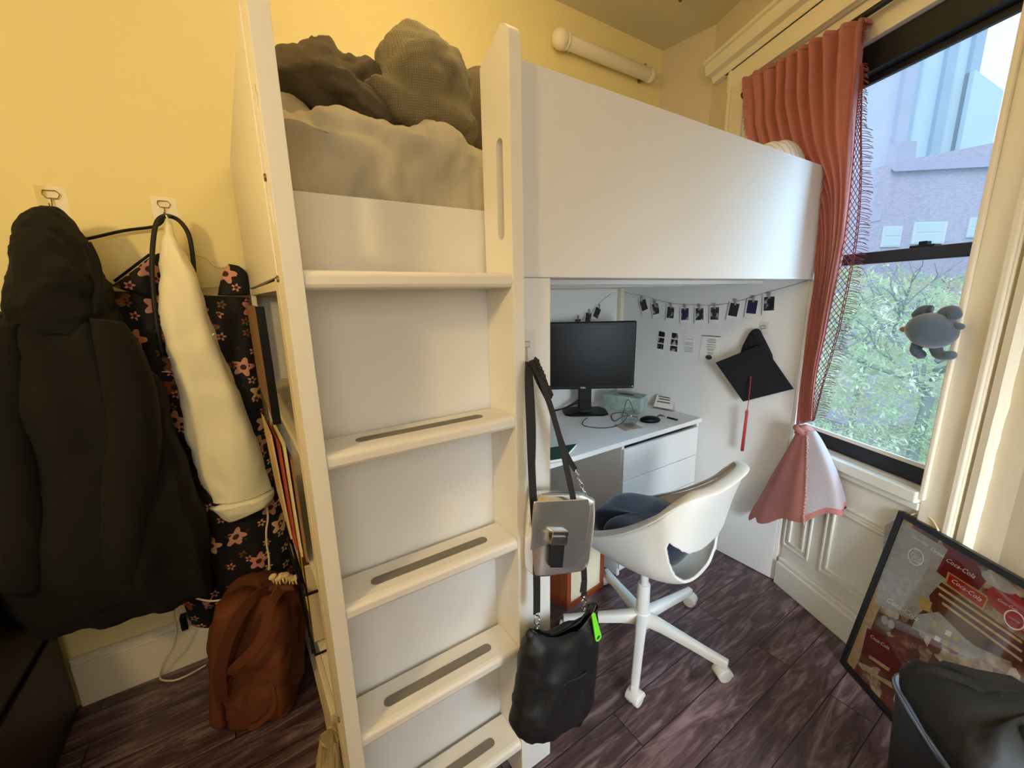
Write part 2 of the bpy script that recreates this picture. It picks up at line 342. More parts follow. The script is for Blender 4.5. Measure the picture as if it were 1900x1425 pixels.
def floral():
    m,t,b=nt('floral_print'); n=t.nodes; l=t.links; b.inputs['Roughness'].default_value=.8
    def mth(op,a,c=None,val=None):
        x=n.new('ShaderNodeMath'); x.operation=op
        l.new(a,x.inputs[0]) if not isinstance(a,(int,float)) else setattr(x.inputs[0],'default_value',a)
        if c is not None:
            l.new(c,x.inputs[1]) if not isinstance(c,(int,float)) else setattr(x.inputs[1],'default_value',c)
        return x.outputs[0]
    tc=n.new('ShaderNodeTexCoord'); mp=n.new('ShaderNodeMapping'); mp.inputs['Scale'].default_value=(1,0,1); l.new(tc.outputs['Object'],mp.inputs[0])
    prev=None
    for sc_,off,th in ((9.5,0,.25),(17,3.1,.17)):
        mo=n.new('ShaderNodeVectorMath'); mo.operation='MULTIPLY_ADD'; mo.inputs[1].default_value=(sc_,)*3; mo.inputs[2].default_value=(off,.5,off); l.new(mp.outputs[0],mo.inputs[0])
        vo=n.new('ShaderNodeTexVoronoi'); vo.inputs['Scale'].default_value=1; vo.inputs['Randomness'].default_value=.75; l.new(mo.outputs[0],vo.inputs['Vector'])
        df=n.new('ShaderNodeVectorMath'); df.operation='SUBTRACT'; l.new(mo.outputs[0],df.inputs[0]); l.new(vo.outputs['Position'],df.inputs[1])
        sp=n.new('ShaderNodeSeparateXYZ'); l.new(df.outputs[0],sp.inputs[0])
        ang=mth('ARCTAN2',sp.outputs[2],sp.outputs[0]); cs=mth('COSINE',mth('MULTIPLY',ang,5.0))
        rad=mth('ADD',mth('MULTIPLY',cs,.07),th)
        d2=mth('SQRT',mth('ADD',mth('POWER',sp.outputs[0],2.0),mth('POWER',sp.outputs[2],2.0)))
        inside=mth('LESS_THAN',d2,rad); core=mth('LESS_THAN',d2,.09)
        sx=n.new('ShaderNodeSeparateColor'); l.new(vo.outputs['Color'],sx.inputs[0])
        rp=n.new('ShaderNodeValToRGB'); rp.color_ramp.interpolation='CONSTANT'; e=rp.color_ramp.elements
        e[0].color=S((206,150,128)); e[1].position=.3; e[1].color=S((128,84,40))
        for p,c in ((.5,(226,190,140)),(.68,(214,140,128)),(.84,(12,8,8))): k=e.new(p); k.color=S(c)
        l.new(sx.outputs[0],rp.inputs[0])
        mc=n.new('ShaderNodeMix'); mc.data_type='RGBA'; l.new(core,mc.inputs[0]); l.new(rp.outputs[0],mc.inputs[6]); mc.inputs[7].default_value=S((70,30,20))
        mx=n.new('ShaderNodeMix'); mx.data_type='RGBA'; l.new(inside,mx.inputs[0])
        if prev is None: mx.inputs[6].default_value=S((10,7,8))
        else: l.new(prev,mx.inputs[6])
        l.new(mc.outputs[2],mx.inputs[7]); prev=mx.outputs[2]
    l.new(prev,b.inputs['Base Color']); return m
M['floral']=floral()
def picmat(i,dark=.25,blue=0):
    m,t,b=nt('snapshot_%d'%i); n=t.nodes; l=t.links; tc=n.new('ShaderNodeTexCoord'); mp=n.new('ShaderNodeMapping'); mp.inputs['Location'].default_value=(i*3.7,i*1.3,i); l.new(tc.outputs['Object'],mp.inputs[0])
    z=n.new('ShaderNodeTexNoise'); z.inputs['Scale'].default_value=45; z.inputs['Detail'].default_value=3; l.new(mp.outputs[0],z.inputs['Vector'])
    rp=n.new('ShaderNodeValToRGB'); e=rp.color_ramp.elements; e[0].position=.42+dark*.3; e[0].color=(.012+.01*(i%2),.013,.018+blue,1); e[1].position=.66+dark*.2; e[1].color=(.55,.57,.56,1)
    l.new(z.outputs['Fac'],rp.inputs[0]); l.new(rp.outputs[0],b.inputs['Base Color']); b.inputs['Roughness'].default_value=.3; return m
# ============================================================ SETTING
CZ=2.73
o=MB().box(-2.2,2.4,-2.2,1.9,-.05,0).build('floor',M['floor']); st(o,'dark brown wooden plank floor','floor')
o=MB().box(-2.2,2.4,1.787,1.87,0,CZ).build('wall_back',M['wall']); st(o,'yellow cream back wall behind the loft bed','wall')
o=MB().box(-2.28,-2.2,-2.2,1.87,0,CZ).build('wall_left',M['wall']); st(o,'cream left wall','wall')
o=MB().box(-2.2,1.2,-2.28,-2.2,0,CZ).build('wall_front',M['wall']); st(o,'cream wall behind the viewer','wall')
OW=-.08  # wall thickness offset outward
def wseg(mb,s0,s1,z0,z1,o0=0,o1=-.12,mi=0):
    mb.hexa([wp(s0,z0,o0),wp(s1,z0,o0),wp(s1,z0,o1),wp(s0,z0,o1),wp(s0,z1,o0),wp(s1,z1,o0),wp(s1,z1,o1),wp(s0,z1,o1)],mi)
SL,SR,ZB,ZT=.50,-.505,.690,2.335
b=MB(); wseg(b,-.70,SR,0,CZ); wseg(b,SL,.80,0,CZ); wseg(b,SR,SL,0,ZB); wseg(b,SR,SL,ZT,CZ)
b.hexa([wp(.80,0,0),(2.25,1.80,0),(2.37,1.80,0),wp(.80,0,-.12),wp(.80,CZ,0),(2.25,1.80,CZ),(2.37,1.80,CZ),wp(.80,CZ,-.12)])
o=b.build('wall_window',M['beige']); st(o,'cream wall around the tall window','wall')
# angled wall right of the window, poster leans on it
Q0=wp(-.70,0); QD=Vector((-.56,-.83,0)).normalized(); QN=Vector((.83,-.56,0)).normalized()
cpts=[Vector((-2.2,-2.2,0)),Vector((.16,-2.2,0)),Q0+QD*2.75+QN*.1,Q0+QN*.1,wp(-.70,0,-.12),wp(.80,0,-.12),Vector((2.37,1.80,0)),Vector((2.37,1.87,0)),Vector((-2.2,1.87,0))]
o=MB().prism([p+Vector((0,0,CZ)) for p in cpts],(0,0,.05)).build('ceiling',M['ceil']); st(o,'cream painted ceiling','ceiling')
b=MB(); b.hexa([Q0,Q0+QD*2.75,Q0+QD*2.75+QN*.1,Q0+QN*.1]+[p+Vector((0,0,CZ)) for p in (Q0,Q0+QD*2.75,Q0+QD*2.75+QN*.1,Q0+QN*.1)])
o=b.build('wall_right',M['beige']); st(o,'beige angled wall right of the window','wall')
# vertical grooved mouldings at right of casing
b=MB()
wseg(b,-.602,-.505,0,ZT+.1,.022,0); wseg(b,-.520,-.505,ZB,ZT,.034,.022); wseg(b,-.598,-.580,0,ZT+.1,.034,.022)
o=b.build('trim_1',M['trim'],bev=.004); st(o,'beige window casing right of the glass','trim')
b=MB(); pts=[]
for k in range(80):
    z=CZ*k/79; w_=.0035*nz((0,0,z*14)); pts.append((z,w_))
rings=[[wp(-.612,z,0),wp(-.612,z,.022),wp(-.632+w_*.4,z,.026),wp(-.642+w_,z,.018+w_),wp(-.642+w_,z,0)] for z,w_ in pts]
b.loft(rings); o=b.build('trim_2',M['trim']); st(o,'paint-crusted vertical bead beside the window casing','trim')
b=MB(); wseg(b,.50,.622,0,ZT+.09,.022,0); wseg(b,.50,.515,ZB,ZT,.034,.022); wseg(b,.604,.622,0,ZT+.09,.034,.022)
o=b.build('trim_3',M['trim'],bev=.004); st(o,'cream window casing left of the curtain','trim')
b=MB(); wseg(b,-.62,.64,ZT,ZT+.09,.026,0); wseg(b,-.505,.5,ZT,ZT+.016,.036,.026)
wseg(b,-.64,.66,ZT+.09,ZT+.105,.034,0)
o=b.build('trim_4',M['trim'],bev=.004); st(o,'cream header casing above the window','trim')
# projecting cap with moulded profile
prof=[(0,2.425),(.035,2.425),(.045,2.45),(.075,2.455),(.085,2.475),(.085,2.50),(.10,2.505),(.10,2.52),(0,2.52)]
b=MB(); b.loft([[wp(s,z,o_) for o_,z in prof] for s in (-.75,.745)]); b.loft([[wp(s,z,o_) for o_,z in [(0,2.52),(.06,2.52),(.06,2.545),(0,2.56)]] for s in (-.75,.79)])
o=b.build('trim_5',M['trim'],bev=.002); st(o,'moulded cornice shelf above the window','trim')
# window
win=bpy.data.objects.new('window_1',None); C.objects.link(win); WL[win.name]=wp(0,ZB); win.location=wp(0,ZB); st(win,'double-hung window with black sashes','window')
def part(mb,name,mats,par,**k): return mb.build(name,mats,par,**k)
b=MB(); wseg(b,SR,-.03,ZB-.016,ZB+.024,.045,0); wseg(b,SR,SL,ZB-.016,ZB+.024,0,-.12); wseg(b,SR,-.03,ZB-.045,ZB-.016,.025,0); o=part(b,'window_sill',M['wain'],win,bev=.004)
b=MB(); wseg(b,SR,SR+.02,ZB,ZT,-.0,-.12); wseg(b,SL-.02,SL,ZB,ZT,0,-.12); wseg(b,SR+.02,SL-.02,2.20,ZT,-.005,-.12); part(b,'window_jamb',M['trim'],win,bev=.002)
# lower sash (inner), upper sash (outer)
b=MB(); wseg(b,SR+.02,SL-.02,.716,.775,-.02,-.055); wseg(b,SR+.02,SL-.02,1.445,1.485,-.02,-.055); wseg(b,SL-.06,SL-.02,.775,1.445,-.02,-.055); wseg(b,SR+.012,SR+.022,.775,1.445,-.02,-.055)
part(b,'lower_sash',M['blackframe'],win,bev=.003)
b=MB(); wseg(b,SR+.024,SL-.062,.776,.790,-.014,-.022); part(b,'sash_bead',M['wain'],win)
b=MB(); wseg(b,SR+.02,SL-.02,2.108,2.20,-.03,-.09); wseg(b,SL-.06,SL-.02,1.45,2.108,-.06,-.095); wseg(b,SR+.02,SL-.02,1.45,1.48,-.06,-.095); wseg(b,SR+.012,SR+.022,1.45,2.108,-.06,-.095); wseg(b,SR+.03,SL-.03,2.085,2.108,-.07,-.09)
part(b,'upper_sash',M['blackframe'],win,bev=.003)
b=MB(); wseg(b,SR+.022,SL-.06,.775,1.445,-.036,-.040); part(b,'window_pane',M['pane'],win)
b=MB(); wseg(b,SR+.022,SL-.06,1.48,2.108,-.078,-.082); part(b,'window_pane',M['pane'],win)
b=MB(); P=atw(1712,462,-.03); s0=(P-WA).dot(WD); wseg(b,s0-.035,s0+.035,1.483,1.492,-.022,-.052); wseg(b,s0-.012,s0+.012,1.49,1.503,-.025,-.045); wseg(b,s0-.20,s0-.17,1.483,1.5,-.022,-.052); part(b,'sash_lock',M['black'],win,bev=.002)
# wainscot under window
b=MB(); wseg(b,-.62,-.012,0,.115,.028,0); wseg(b,-.62,-.012,.115,.135,.018,0)
o=b.build('baseboard_right',M['wain'],bev=.004); st(o,'painted baseboard under the window','baseboard')
b=MB()
for (a,c) in ((-.46,-.20),(-.145,-.015)):
    z0,z1=.20,.53
    for k,(i0,hh) in enumerate(((0,.010),(.016,.006),(.026,.012))):
        wseg(b,a+i0,a+i0+.008,z0+i0,z1-i0,hh,0); wseg(b,c-i0-.008,c-i0,z0+i0,z1-i0,hh,0)
        wseg(b,a+i0,c-i0,z0+i0,z0+i0+.008,hh,0); wseg(b,a+i0,c-i0,z1-i0-.008,z1-i0,hh,0)
wseg(b,-.505,-.01,.135,ZB-.045,.003,0)
o=b.build('trim_6',M['wain'],bev=.0015); st(o,'old white panelled wainscot under the window sill','trim')
b=MB(); b.box(-.645,.03,1.770,1.787,0,.155); b.box(-.645,.03,1.764,1.787,.155,.165); b.box(-.645,.03,1.772,1.787,.165,.185); b.box(-.645,.03,1.768,1.787,.185,.192)
o=b.build('baseboard_back',M['trim'],bev=.003); st(o,'cream moulded baseboard along the back wall','baseboard')
# dark cabinet low left
t=thing('dark_cabinet','low dark brown wooden cabinet at the left edge beside the baseboard','cabinet',(-.88,1.35,0))
part(MB().box(-1.1,-.65,.95,1.765,.0,.70),'body',M['darkwood'],t,bev=.006)
part(MB().box(-1.11,-.64,.94,1.768,.70,.725),'cabinet_top',M['darkwood'],t,bev=.005)
part(MB().box(-.652,-.640,.97,1.74,.06,.34),'drawer',M['darkwood'],t,bev=.004)
part(MB().box(-.652,-.640,.97,1.74,.37,.67),'drawer',M['darkwood'],t,bev=.004)
# ceiling lamp
t=thing('ceiling_lamp','brass ceiling lamp whose arm tip shows at the top of the frame','lamp',(1.72,1.18,2.60))
part(MB().cyl((1.72,1.18,2.73),(1.72,1.18,2.70),.06),'canopy',M['brass'],t,smooth=True)
part(MB().tube([(1.72,1.18,2.71),(1.80,1.28,2.715),(1.9,1.41,2.712),(1.925,1.445,2.700)],.009,smooth=4),'arm',M['brass'],t,smooth=True)
# tube on the back wall
A=at(1035,60,1,1.75); B=at(1203,160,1,1.75); A.y=B.y=1.74; zt=(A.z+B.z)/2+.01; A.z=B.z=zt; A.x-=.01
t=thing('wall_tube','cream painted tube with ball-shaped end cap fixed high on the back wall','tube',(A+B)/2)
part(MB().cyl(A+Vector((.045,0,0)),B-Vector((.02,0,0)),.033,n=32),'tube_body',M['trim'],t,smooth=True,bev=.003,ang=60)
part(MB().ell(A+Vector((.02,0,0)),(.045,.042,.045),n=28,m=18),'end_cap',M['trim'],t,smooth=True)
part(MB().cyl(A+Vector((.045,0,0)),A+Vector((.056,0,0)),.040,n=32),'collar',M['trim'],t,bev=.003,ang=60)
part(MB().ell(B-Vector((.005,0,0)),(.035,.037,.037),n=24,m=14),'end_cap',M['trim'],t,smooth=True)
part(MB().box(B.x-.05,B.x-.035,1.745,1.786,zt-.03,zt+.045).box(B.x-.042,B.x-.038,1.74,1.75,zt+.03,zt+.05),'wall_bracket',M['brass'],t)
part(MB().box(A.x+.09,A.x+.10,1.745,1.786,zt-.02,zt+.02),'wall_bracket',M['trim'],t)

# ============================================================ LOFT BED
bed=thing('loft_bed','white loft bed with ladder, shelves below and solid front panel','bed',(1.0,1.27,0))
def stile(x0,x1,top,cz0,cz1,yc=.790):
    y0,y1=.735,.848; out=[(x0,y0,0.002),(x0,y1,0.002),(x0,y1,top-.02)]
    # rounded top: high at front, falling to the back
    for k in range(9): a=PI*k/8/2; out.append((x0,y1-.012*(k/8)-.004*k,top-.02+.004*k*.6))
    yf=y0
    for k in range(9): a=PI/2*k/8; out.append((x0,yf+.032*(1-sin(a)),top+.02-.032*(1-cos(a))))
    return MB().prism(out,(x1-x0,0,0),[capsule((x0,yc-.012,(cz0+cz1)/2),(0,1,0),(0,0,1),.013,(cz1-cz0)/2)])
part(stile(.484,.512,1.845,1.475,1.672),'ladder_stile',M['rung'],bed,bev=.0035,ang=50)
part(stile(.060,.088,1.845,1.475,1.672),'ladder_stile',M['rung'],bed,bev=.0035,ang=50)
def rung(z):
    b=MB(); pr=[]
    y0,y1,h=.737,.838,.030
    for (y,zz) in ((y0,z-.022),(y0,z-.008),(y0+.004,z-.002),(y0+.012,z+.0005),(y0+.03,z+.001),(y1-.005,z-.001),(y1,z-.004),(y1,z-h),(y0+.012,z-h),(y0+.003,z-.028)):
        pr.append((y,zz))
    b.loft([[(x,y,zz) for y,zz in pr] for x in (.088,.484)])
    r=part(b,'ladder_rung',M['rung'],bed,bev=.002,ang=30)
    g=MB().prism(capsule((.286,.783,z+.0005),(0,1,0),(1,0,0),.0125,.138),(0,0,.0014)); g.build('grip_strip',M['grip'],r); r['label']='ladder tread with grey grip strip'
for z in (1.405,1.092,.780,.468,.156): rung(z)
part(MB().box(.512,1.985,.752,.768,1.397,1.812),'front_panel',M['white'],bed,bev=.0015)
part(MB().box(.06,1.955,.858,.876,1.40,1.548),'side_rail',M['rung'],bed,bev=.0015)
b=MB().hexa([(.0585,.848,1.40),(.06,.848,1.40),(.06,1.775,1.40),(.030,1.775,1.40),(.0585,.848,1.812),(.06,.848,1.812),(.06,1.775,1.812),(.030,1.775,1.812)])
part(b,'end_panel',M['rung'],bed)
part(MB().box(.512,1.955,1.770,1.785,1.40,1.70),'back_panel',M['white'],bed)
part(MB().box(1.957,1.987,.7685,1.785,0.003,1.81),'end_panel',M['white'],bed,bev=.0015)
part(MB().box(1.96,1.987,.753,.768,.003,1.397),'corner_post',M['white'],bed,bev=.0015)
part(MB().box(.514,.600,.756,.775,.003,1.396),'front_post',M['white'],bed,bev=.001)
part(MB().box(.601,1.956,.78,1.785,1.402,1.416),'bed_base',M['white'],bed)
for y in (.95,1.15,1.35,1.55): part(MB().box(.601,1.956,y,y+.07,1.386,1.401),'slat',M['white'],bed)
part(MB().box(1.925,1.956,1.745,1.786,.003,1.386),'corner_post',M['cream'],bed,bev=.001)
part(MB().box(.601,1.924,1.770,1.785,.60,1.384),'desk_back_panel',M['white'],bed)
# shelf unit under the ladder end
part(MB().box(.061,.600,.8485,.866,.004,1.398),'ladder_back_panel',M['white'],bed)
part(MB().box(.034,.598,1.768,1.785,.003,1.398),'shelf_side',M['white'],bed)
part(MB().box(.582,.600,.868,1.768,.003,1.398),'shelf_back',M['white'],bed)
part(MB().box(.30,.316,.868,1.768,.003,1.398),'shelf_divider',mat('grey_back_panel',(176,184,190),.5),bed)
def xl(y): return .0595-.029*(y-.85)/.93
for z in (.03,.42,.735,1.055,1.385): part(MB().hexa([(xl(y) if k in (0,3) else .30,y,zz) for zz in (z-.009,z+.009) for k,y in enumerate((.8665,.8665,1.768,1.768))]),'shelf_board',M['cream'],bed,bev=.001)
part(MB().hexa([(xl(.85),.8487,z) if k==0 else ((.074,.8487,z) if k==1 else ((.074,.90,z) if k==2 else (xl(.9),.90,z))) for z in (.003,1.398) for k in range(4)]),'shelf_post',M['cream'],bed,bev=.001)
part(MB().box(.031,.047,1.70,1.768,.003,1.398),'shelf_post',M['cream'],bed,bev=.001)
for (y,z) in ((.83,1.395),(.80,1.55),(.83,.44)): part(MB().cyl((.0595,y,z),(.0565,y,z),.006,n=12),'bolt',M['brass'],bed)
# ============================================================ DESK
dk=thing('desk','white desk with drawers under the loft bed','desk',(1.5,1.47,0))
part(MB().box(.66,1.954,1.180,1.765,.683,.706),'desktop',M['white'],dk,bev=.0015)
part(MB().box(1.362,1.380,1.195,1.74,.003,.683),'desk_side',M['white'],dk,bev=.001)
part(MB().box(1.936,1.953,1.195,1.74,.003,.683),'desk_side',M['white'],dk,bev=.001)
part(MB().box(1.38,1.936,1.215,1.72,.003,.05),'plinth',M['white'],dk)
for k in range(4):
    z1=.662-k*.158; part(MB().box(1.364,1.934,1.182,1.198,max(z1-.155,.045),z1),'drawer',M['white'],dk,bev=.0015)
part(MB().box(.66,1.362,1.70,1.716,.18,.683),'back_panel',M['white'],dk)
part(MB().box(.66,.678,1.25,1.74,.003,.683),'desk_side',M['white'],dk)
# ============================================================ MATTRESS + BEDDING
def mat_fn(x,y):
    tt=max(0,min(1,(y-.89)/.22)); lump=.05*nz((x*4,y*5,1))+.012*sin(x*16+y*30+2*nz((x*3,y*3,0)))
    top=1.715+.06*tt+lump*(.4+tt*.5)
    if x<.6: top+=.05*max(0,1-abs(x-.12)/.2)*tt
    return top
t=thing('mattress','cream fitted mattress with rumpled sheet behind the ladder','mattress',(1.0,1.3,1.42))
b=MB(); nx,ny=120,40; rings=[]
prof_v=[]
for i in range(nx+1):
    x=.072+(1.94-.072)*i/nx; ring=[]
    ring.append(Vector((x,.885,1.425)))
    for k in range(8):
        z=1.45+ .23*k/7; ring.append(Vector((x,.885-.006+.010*nz((x*6,z*9,4))+.006*sin(x*22+z*46),z)))
    for k in range(ny):
        y=.890+(1.755-.890)*k/(ny-1); z=mat_fn(x,y)
        if k==0: z-=.02
        ring.append(Vector((x,y,z)))
    ring.append(Vector((x,1.757,1.425)))
    rings.append(ring)
b.loft(rings); crease(part(b,'sheet',M['sheet'],t,smooth=True,sub=1),.07,.2,.022,.07)
def blob(name,ells,mats,parent,vox=.010,disp=.02,dscale=.12,smooth=6,decim=None,seed=0,disp2=0):
    mb=MB()
    for e in ells: mb.ell(*e)
    o=mb.build(name,mats,parent,smooth=True)
    r=o.modifiers.new('r','REMESH'); r.mode='VOXEL'; r.voxel_size=vox; r.use_smooth_shade=True
    s_=o.modifiers.new('s','SMOOTH'); s_.factor=.6; s_.iterations=smooth
    tx=bpy.data.textures.new(name+'_folds','CLOUDS'); tx.noise_scale=dscale; tx.noise_depth=2
    d=o.modifiers.new('d','DISPLACE'); d.texture=tx; d.strength=disp; d.mid_level=.5; d.texture_coords='LOCAL'
    if disp2:
        tx2=bpy.data.textures.new(name+'_wrinkle','CLOUDS'); tx2.noise_scale=dscale*.45; tx2.noise_depth=1; tx2.noise_basis='VORONOI_F2_F1'
        d=o.modifiers.new('d2','DISPLACE'); d.texture=tx2; d.strength=disp2; d.mid_level=.5; d.texture_coords='LOCAL'
    return o
def pe(px,py,Y,rx,ry,rz,rot=0,n=20,m=12):
    return (at(px,py,1,Y),(rx,ry,rz),Matrix.Rotation(rot,3,'Y'),n,m)
dv=blob('duvet',[pe(790,172,1.06,.128,.12,.125,.1),pe(776,138,1.08,.118,.10,.098),pe(805,220,1.02,.12,.09,.065,.1),pe(735,205,1.04,.10,.09,.05,.3)],M['duvet'],None,disp=.05,dscale=.22,disp2=.03,smooth=8)
tag(dv,'olive woven duvet bunched into a tall mound on the bed','duvet')
dv=blob('blanket',[pe(590,160,1.10,.10,.12,.075,.2),pe(640,185,1.06,.15,.10,.042,.42),pe(545,160,1.14,.09,.12,.055),pe(600,125,1.14,.055,.09,.055),pe(670,165,1.12,.10,.1,.055,.35)],M['duvet2'],None,disp=.06,dscale=.18,disp2=.035,smooth=6)
tag(dv,'dark brown blanket heaped along the left of the duvet mound','blanket')
p_=blob('pillow',[pe(900,235,1.35,.15,.12,.17)],M['duvet2'],None,disp=.03)
tag(p_,'dark pillow just behind the right ladder post','pillow')
# striped pillow showing above panel
m_,t_,b_=nt('ticking_stripe'); wv=t_.nodes.new('ShaderNodeTexWave'); wv.inputs['Scale'].default_value=14; wv.bands_direction='X'; tcx=t_.nodes.new('ShaderNodeTexCoord'); rp=t_.nodes.new('ShaderNodeValToRGB')
rp.color_ramp.elements[0].color=S((196,202,202)); rp.color_ramp.elements[1].color=S((232,236,236)); rp.color_ramp.elements[0].position=.05; rp.color_ramp.elements[1].position=.2
t_.links.new(tcx.outputs['Object'],wv.inputs[0]); t_.links.new(wv.outputs['Fac'],rp.inputs[0]); t_.links.new(rp.outputs[0],b_.inputs['Base Color']); b_.inputs['Roughness'].default_value=.9; M['tick']=m_
pc=at(1458,262,1,.865)
b=MB(); b.ell(pc+Vector((-.01,.0,-.14)),(.13,.075,.14),Matrix.Rotation(.1,3,'Y'),28,18); b.ell(pc+Vector((-.045,.02,-.13)),(.115,.075,.125),Matrix.Rotation(-.1,3,'Y'),28,18)
o=b.build('pillow',M['tick'],smooth=True); tag(o,'pale striped pillow peeking over the front panel by the curtain','pillow')
# ============================================================ CURTAIN
t=thing('curtain_rod','thin black curtain rod under the window header','curtain rod',wp(0,2.285,.03))
part(MB().cyl(wp(-.50,2.268,.034),wp(.495,2.268,.034),.011,n=16),'rod',M['blackframe'],t,smooth=True)
for s_ in (-.496,.488): part(MB().cyl(wp(s_,2.268,.034),wp(s_+.008,2.268,.034),.016),'rod_end',M['blackframe'],t)
cu=thing('curtain','terracotta cotton curtain with fringed lace edge, knotted near its bottom','curtain',wp(.1,.45,.07))
# edge table in pixels for the cloth body, from rod down to knot: (pxL,pyL,pxR,pyR)
CT=[(1390,152,1600,42),(1391,200,1600,75),(1393,255,1598,130),(1425,330,1590,230),(1500,400,1582,330),(1516,500,1570,430),(1504,600,1553,520),(1494,680,1535,610),(1486,745,1516,700),(1481,788,1509,780)]
ctr=smoothrows(CT,8)
def crow(v):
    f=v*(len(ctr)-1); i=min(int(f),len(ctr)-2); t_=f-i; return tuple(ctr[i][q]*(1-t_)+ctr[i+1][q]*t_ for q in range(4))
def cfn(u,v):
    r=crow(v); oa=.055 if v<.3 else .03; B=atw(r[2],r[3],.055); A=atw(r[0],r[1],.055-.04*min(1,max(0,(v-.15)/.2)))
    P=A+(B-A)*u; wd=(B-A).length
    amp=(.024*(1-v)**1.2+.006)*(1-.7*(1-u)*min(1,max(0,(v-.2)/.2)))
    ph=u*2*PI*9+1.6*nz((u*3,v*1.2,2))+2*nz((u*1.5,9,0))
    o_=amp*(sin(ph)+.35*sin(ph*2.1+v*3))+.012*nz((u*6,v*4,5))*(1-v*.5)
    o_-=.015*max(0,v-.85)/.15*sin(u*PI)
    return P+WN*(o_+.01)
b=MB().sheet(cfn,150,110); part(b,'curtain_cloth',M['curt'],cu,smooth=True,solid=.0016)
# gathered header over the rod
def hfn(u,v):
    P=atw(*crow(0)[:2],.055)*(1-u)+atw(*crow(0)[2:],.055)*u
    a=PI*v; base=cfn(u,0); 
    return base+Vector((0,0,.018*sin(a)+.006*nz((u*40,0,v))))+WN*(-.03*(1-cos(a))/2)
part(MB().sheet(hfn,150,8),'curtain_header',M['curt'],cu,smooth=True,solid=.0016)
# overlap fold edge with fringe in mid curtain
b=MB(); rnd=random.Random(3)
for (u0,va,vb,n_) in ((.40,.0,.20,70),(.0,.02,.36,70),(.985,.0,.12,40)):
    for k in range(n_):
        v=va+(vb-va)*k/n_; p=cfn(u0,v)+WN*.006; d=(-1 if u0<.9 else 1)
        q=p+WD*(.022*(1 if u0<.9 else -1)*rnd.uniform(.6,1.1))+Vector((0,0,-.012*rnd.random()))+WN*.008
        b.tube([p,(p+q)/2+Vector((0,0,.004)),q],.0009,n=4)
part(b,'fringe',M['curtlace'],cu)['kind']='stuff'
# lace lattice band and long fringe on the right edge
LT=[(1600,120),(1600,180),(1597,240),(1592,320),(1586,400),(1577,470),(1563,540),(1547,610),(1529,680),(1514,740),(1509,782)]
def lane(v,off):
    f=v*(len(LT)-1); i=min(int(f),len(LT)-2); t_=f-i; x=LT[i][0]*(1-t_)+LT[i+1][0]*t_; y=LT[i][1]*(1-t_)+LT[i+1][1]*t_
    return x+off,y-off*.12
def eR(v): # px edge of cloth at same y
    y=lane(v,0)[1]
    for a in range(len(ctr)-1):
        if ctr[a][3]<=y<=ctr[a+1][3]:
            k=(y-ctr[a][3])/(ctr[a+1][3]-ctr[a][3]); return ctr[a][2]*(1-k)+ctr[a+1][2]*k
    return ctr[-1][2]
b=MB(); W0=[5,7,11,18,23,26,27,26,22,12,4]
def wv_(v): f=v*(len(W0)-1); i=min(int(f),len(W0)-2); return W0[i]*(1-(f-i))+W0[i+1]*(f-i)
def lp(v,u): x,y=lane(v,0); return atw(eR(v)-2+u*wv_(v),y-u*3,.062+.004*sin(v*20))
N=58
for k in range(N):
    v=k/N
    for dirn in (1,-1):
        pts=[]
        for j in range(5):
            u=j/4; vv=v+dirn*(u-.0)*.045+(0 if dirn>0 else .045)
            pts.append(lp(min(max(vv,0),1),u))
        b.tube(pts,.0013,n=4)
for u in (0,.86,1.0): b.tube([lp(k/80,u) for k in range(81)],.0015,n=4)
part(b,'lace_band',M['curtlace'],cu)
b=MB()
for k in range(170):
    v=(k+rnd.random()*.5)/170; p=lp(v,1.0); ln=(14+rnd.random()*7)*(1.1 if v>.2 else .55); 
    x,y=lane(v,0); x0=eR(v)-2+wv_(v); q=atw(x0+ln,y-3+rnd.uniform(0,7),.065+rnd.uniform(-.01,.012)); md=(p+q)/2+Vector((0,0,rnd.uniform(-.002,.006)))
    b.tube([p,md,q],.0010,n=4,smooth=2)
part(b,'lace_fringe',M['curtlace'],cu)['kind']='stuff'
# knot + flared skirt
kc=atw(1494,803,.075)
b=MB()
b.ell(kc,(.036,.034,.030),Matrix.Rotation(.5,3,'Y'),26,16,0,lambda d:1+.10*sin(d.x*9+d.z*6)+.06*sin(d.z*14))
kp=[]
for k in range(14):
    a=2*PI*k/13; kp.append(kc+WD*(.034*cos(a))+Vector((0,0,.012*sin(a)+.012*cos(a)))+WN*(.030*sin(a)))
b.tube(kp,.012,n=12,smooth=2)
part(b,'curtain_knot',M['curt'],cu,smooth=True)
# skirt ring rows
SK=[(1480,800,1512,800,.03),(1464,830,1524,818,.05),(1440,870,1540,850,.075),(1418,910,1556,890,.10),(1400,940,1566,930,.12),(1399,948,1567,938,.122)]
rows=smoothrows(SK,7); rings=[]; n_=96
for i,(xl,yl,xr,yr,th) in enumerate(rows):
    A=atw(xl,yl,.085);B=atw(xr,yr,.085);Mi=(A+B)/2;H=(B-A)/2;v=i/(len(rows)-1);ring=[]
    for j in range(n_):
        a=2*PI*j/n_; c_,s_=cos(a),sin(a)
        f=1+(.05+.10*v)*sin(a*7+1.5*nz((c_*2,s_*2,v)))*.8
        q=Mi+H*c_*(1+.04*sin(a*7)*v)+WN*(th*.62*s_*f+.0)
        q.z-= .028*v*(1+s_)*.9+.012*v*sin(a*7+.8)
        if (q-WA).dot(WN)<.034: q+=WN*(.034-(q-WA).dot(WN))
        ring.append(q)
    rings.append(ring)
def skm(i,j):
    a=(j+.5)/n_  # 0 = right side toward B, front at .25
    if .9<a or a<.155: return 1 if i<len(rings)-8 else 0
    return 0
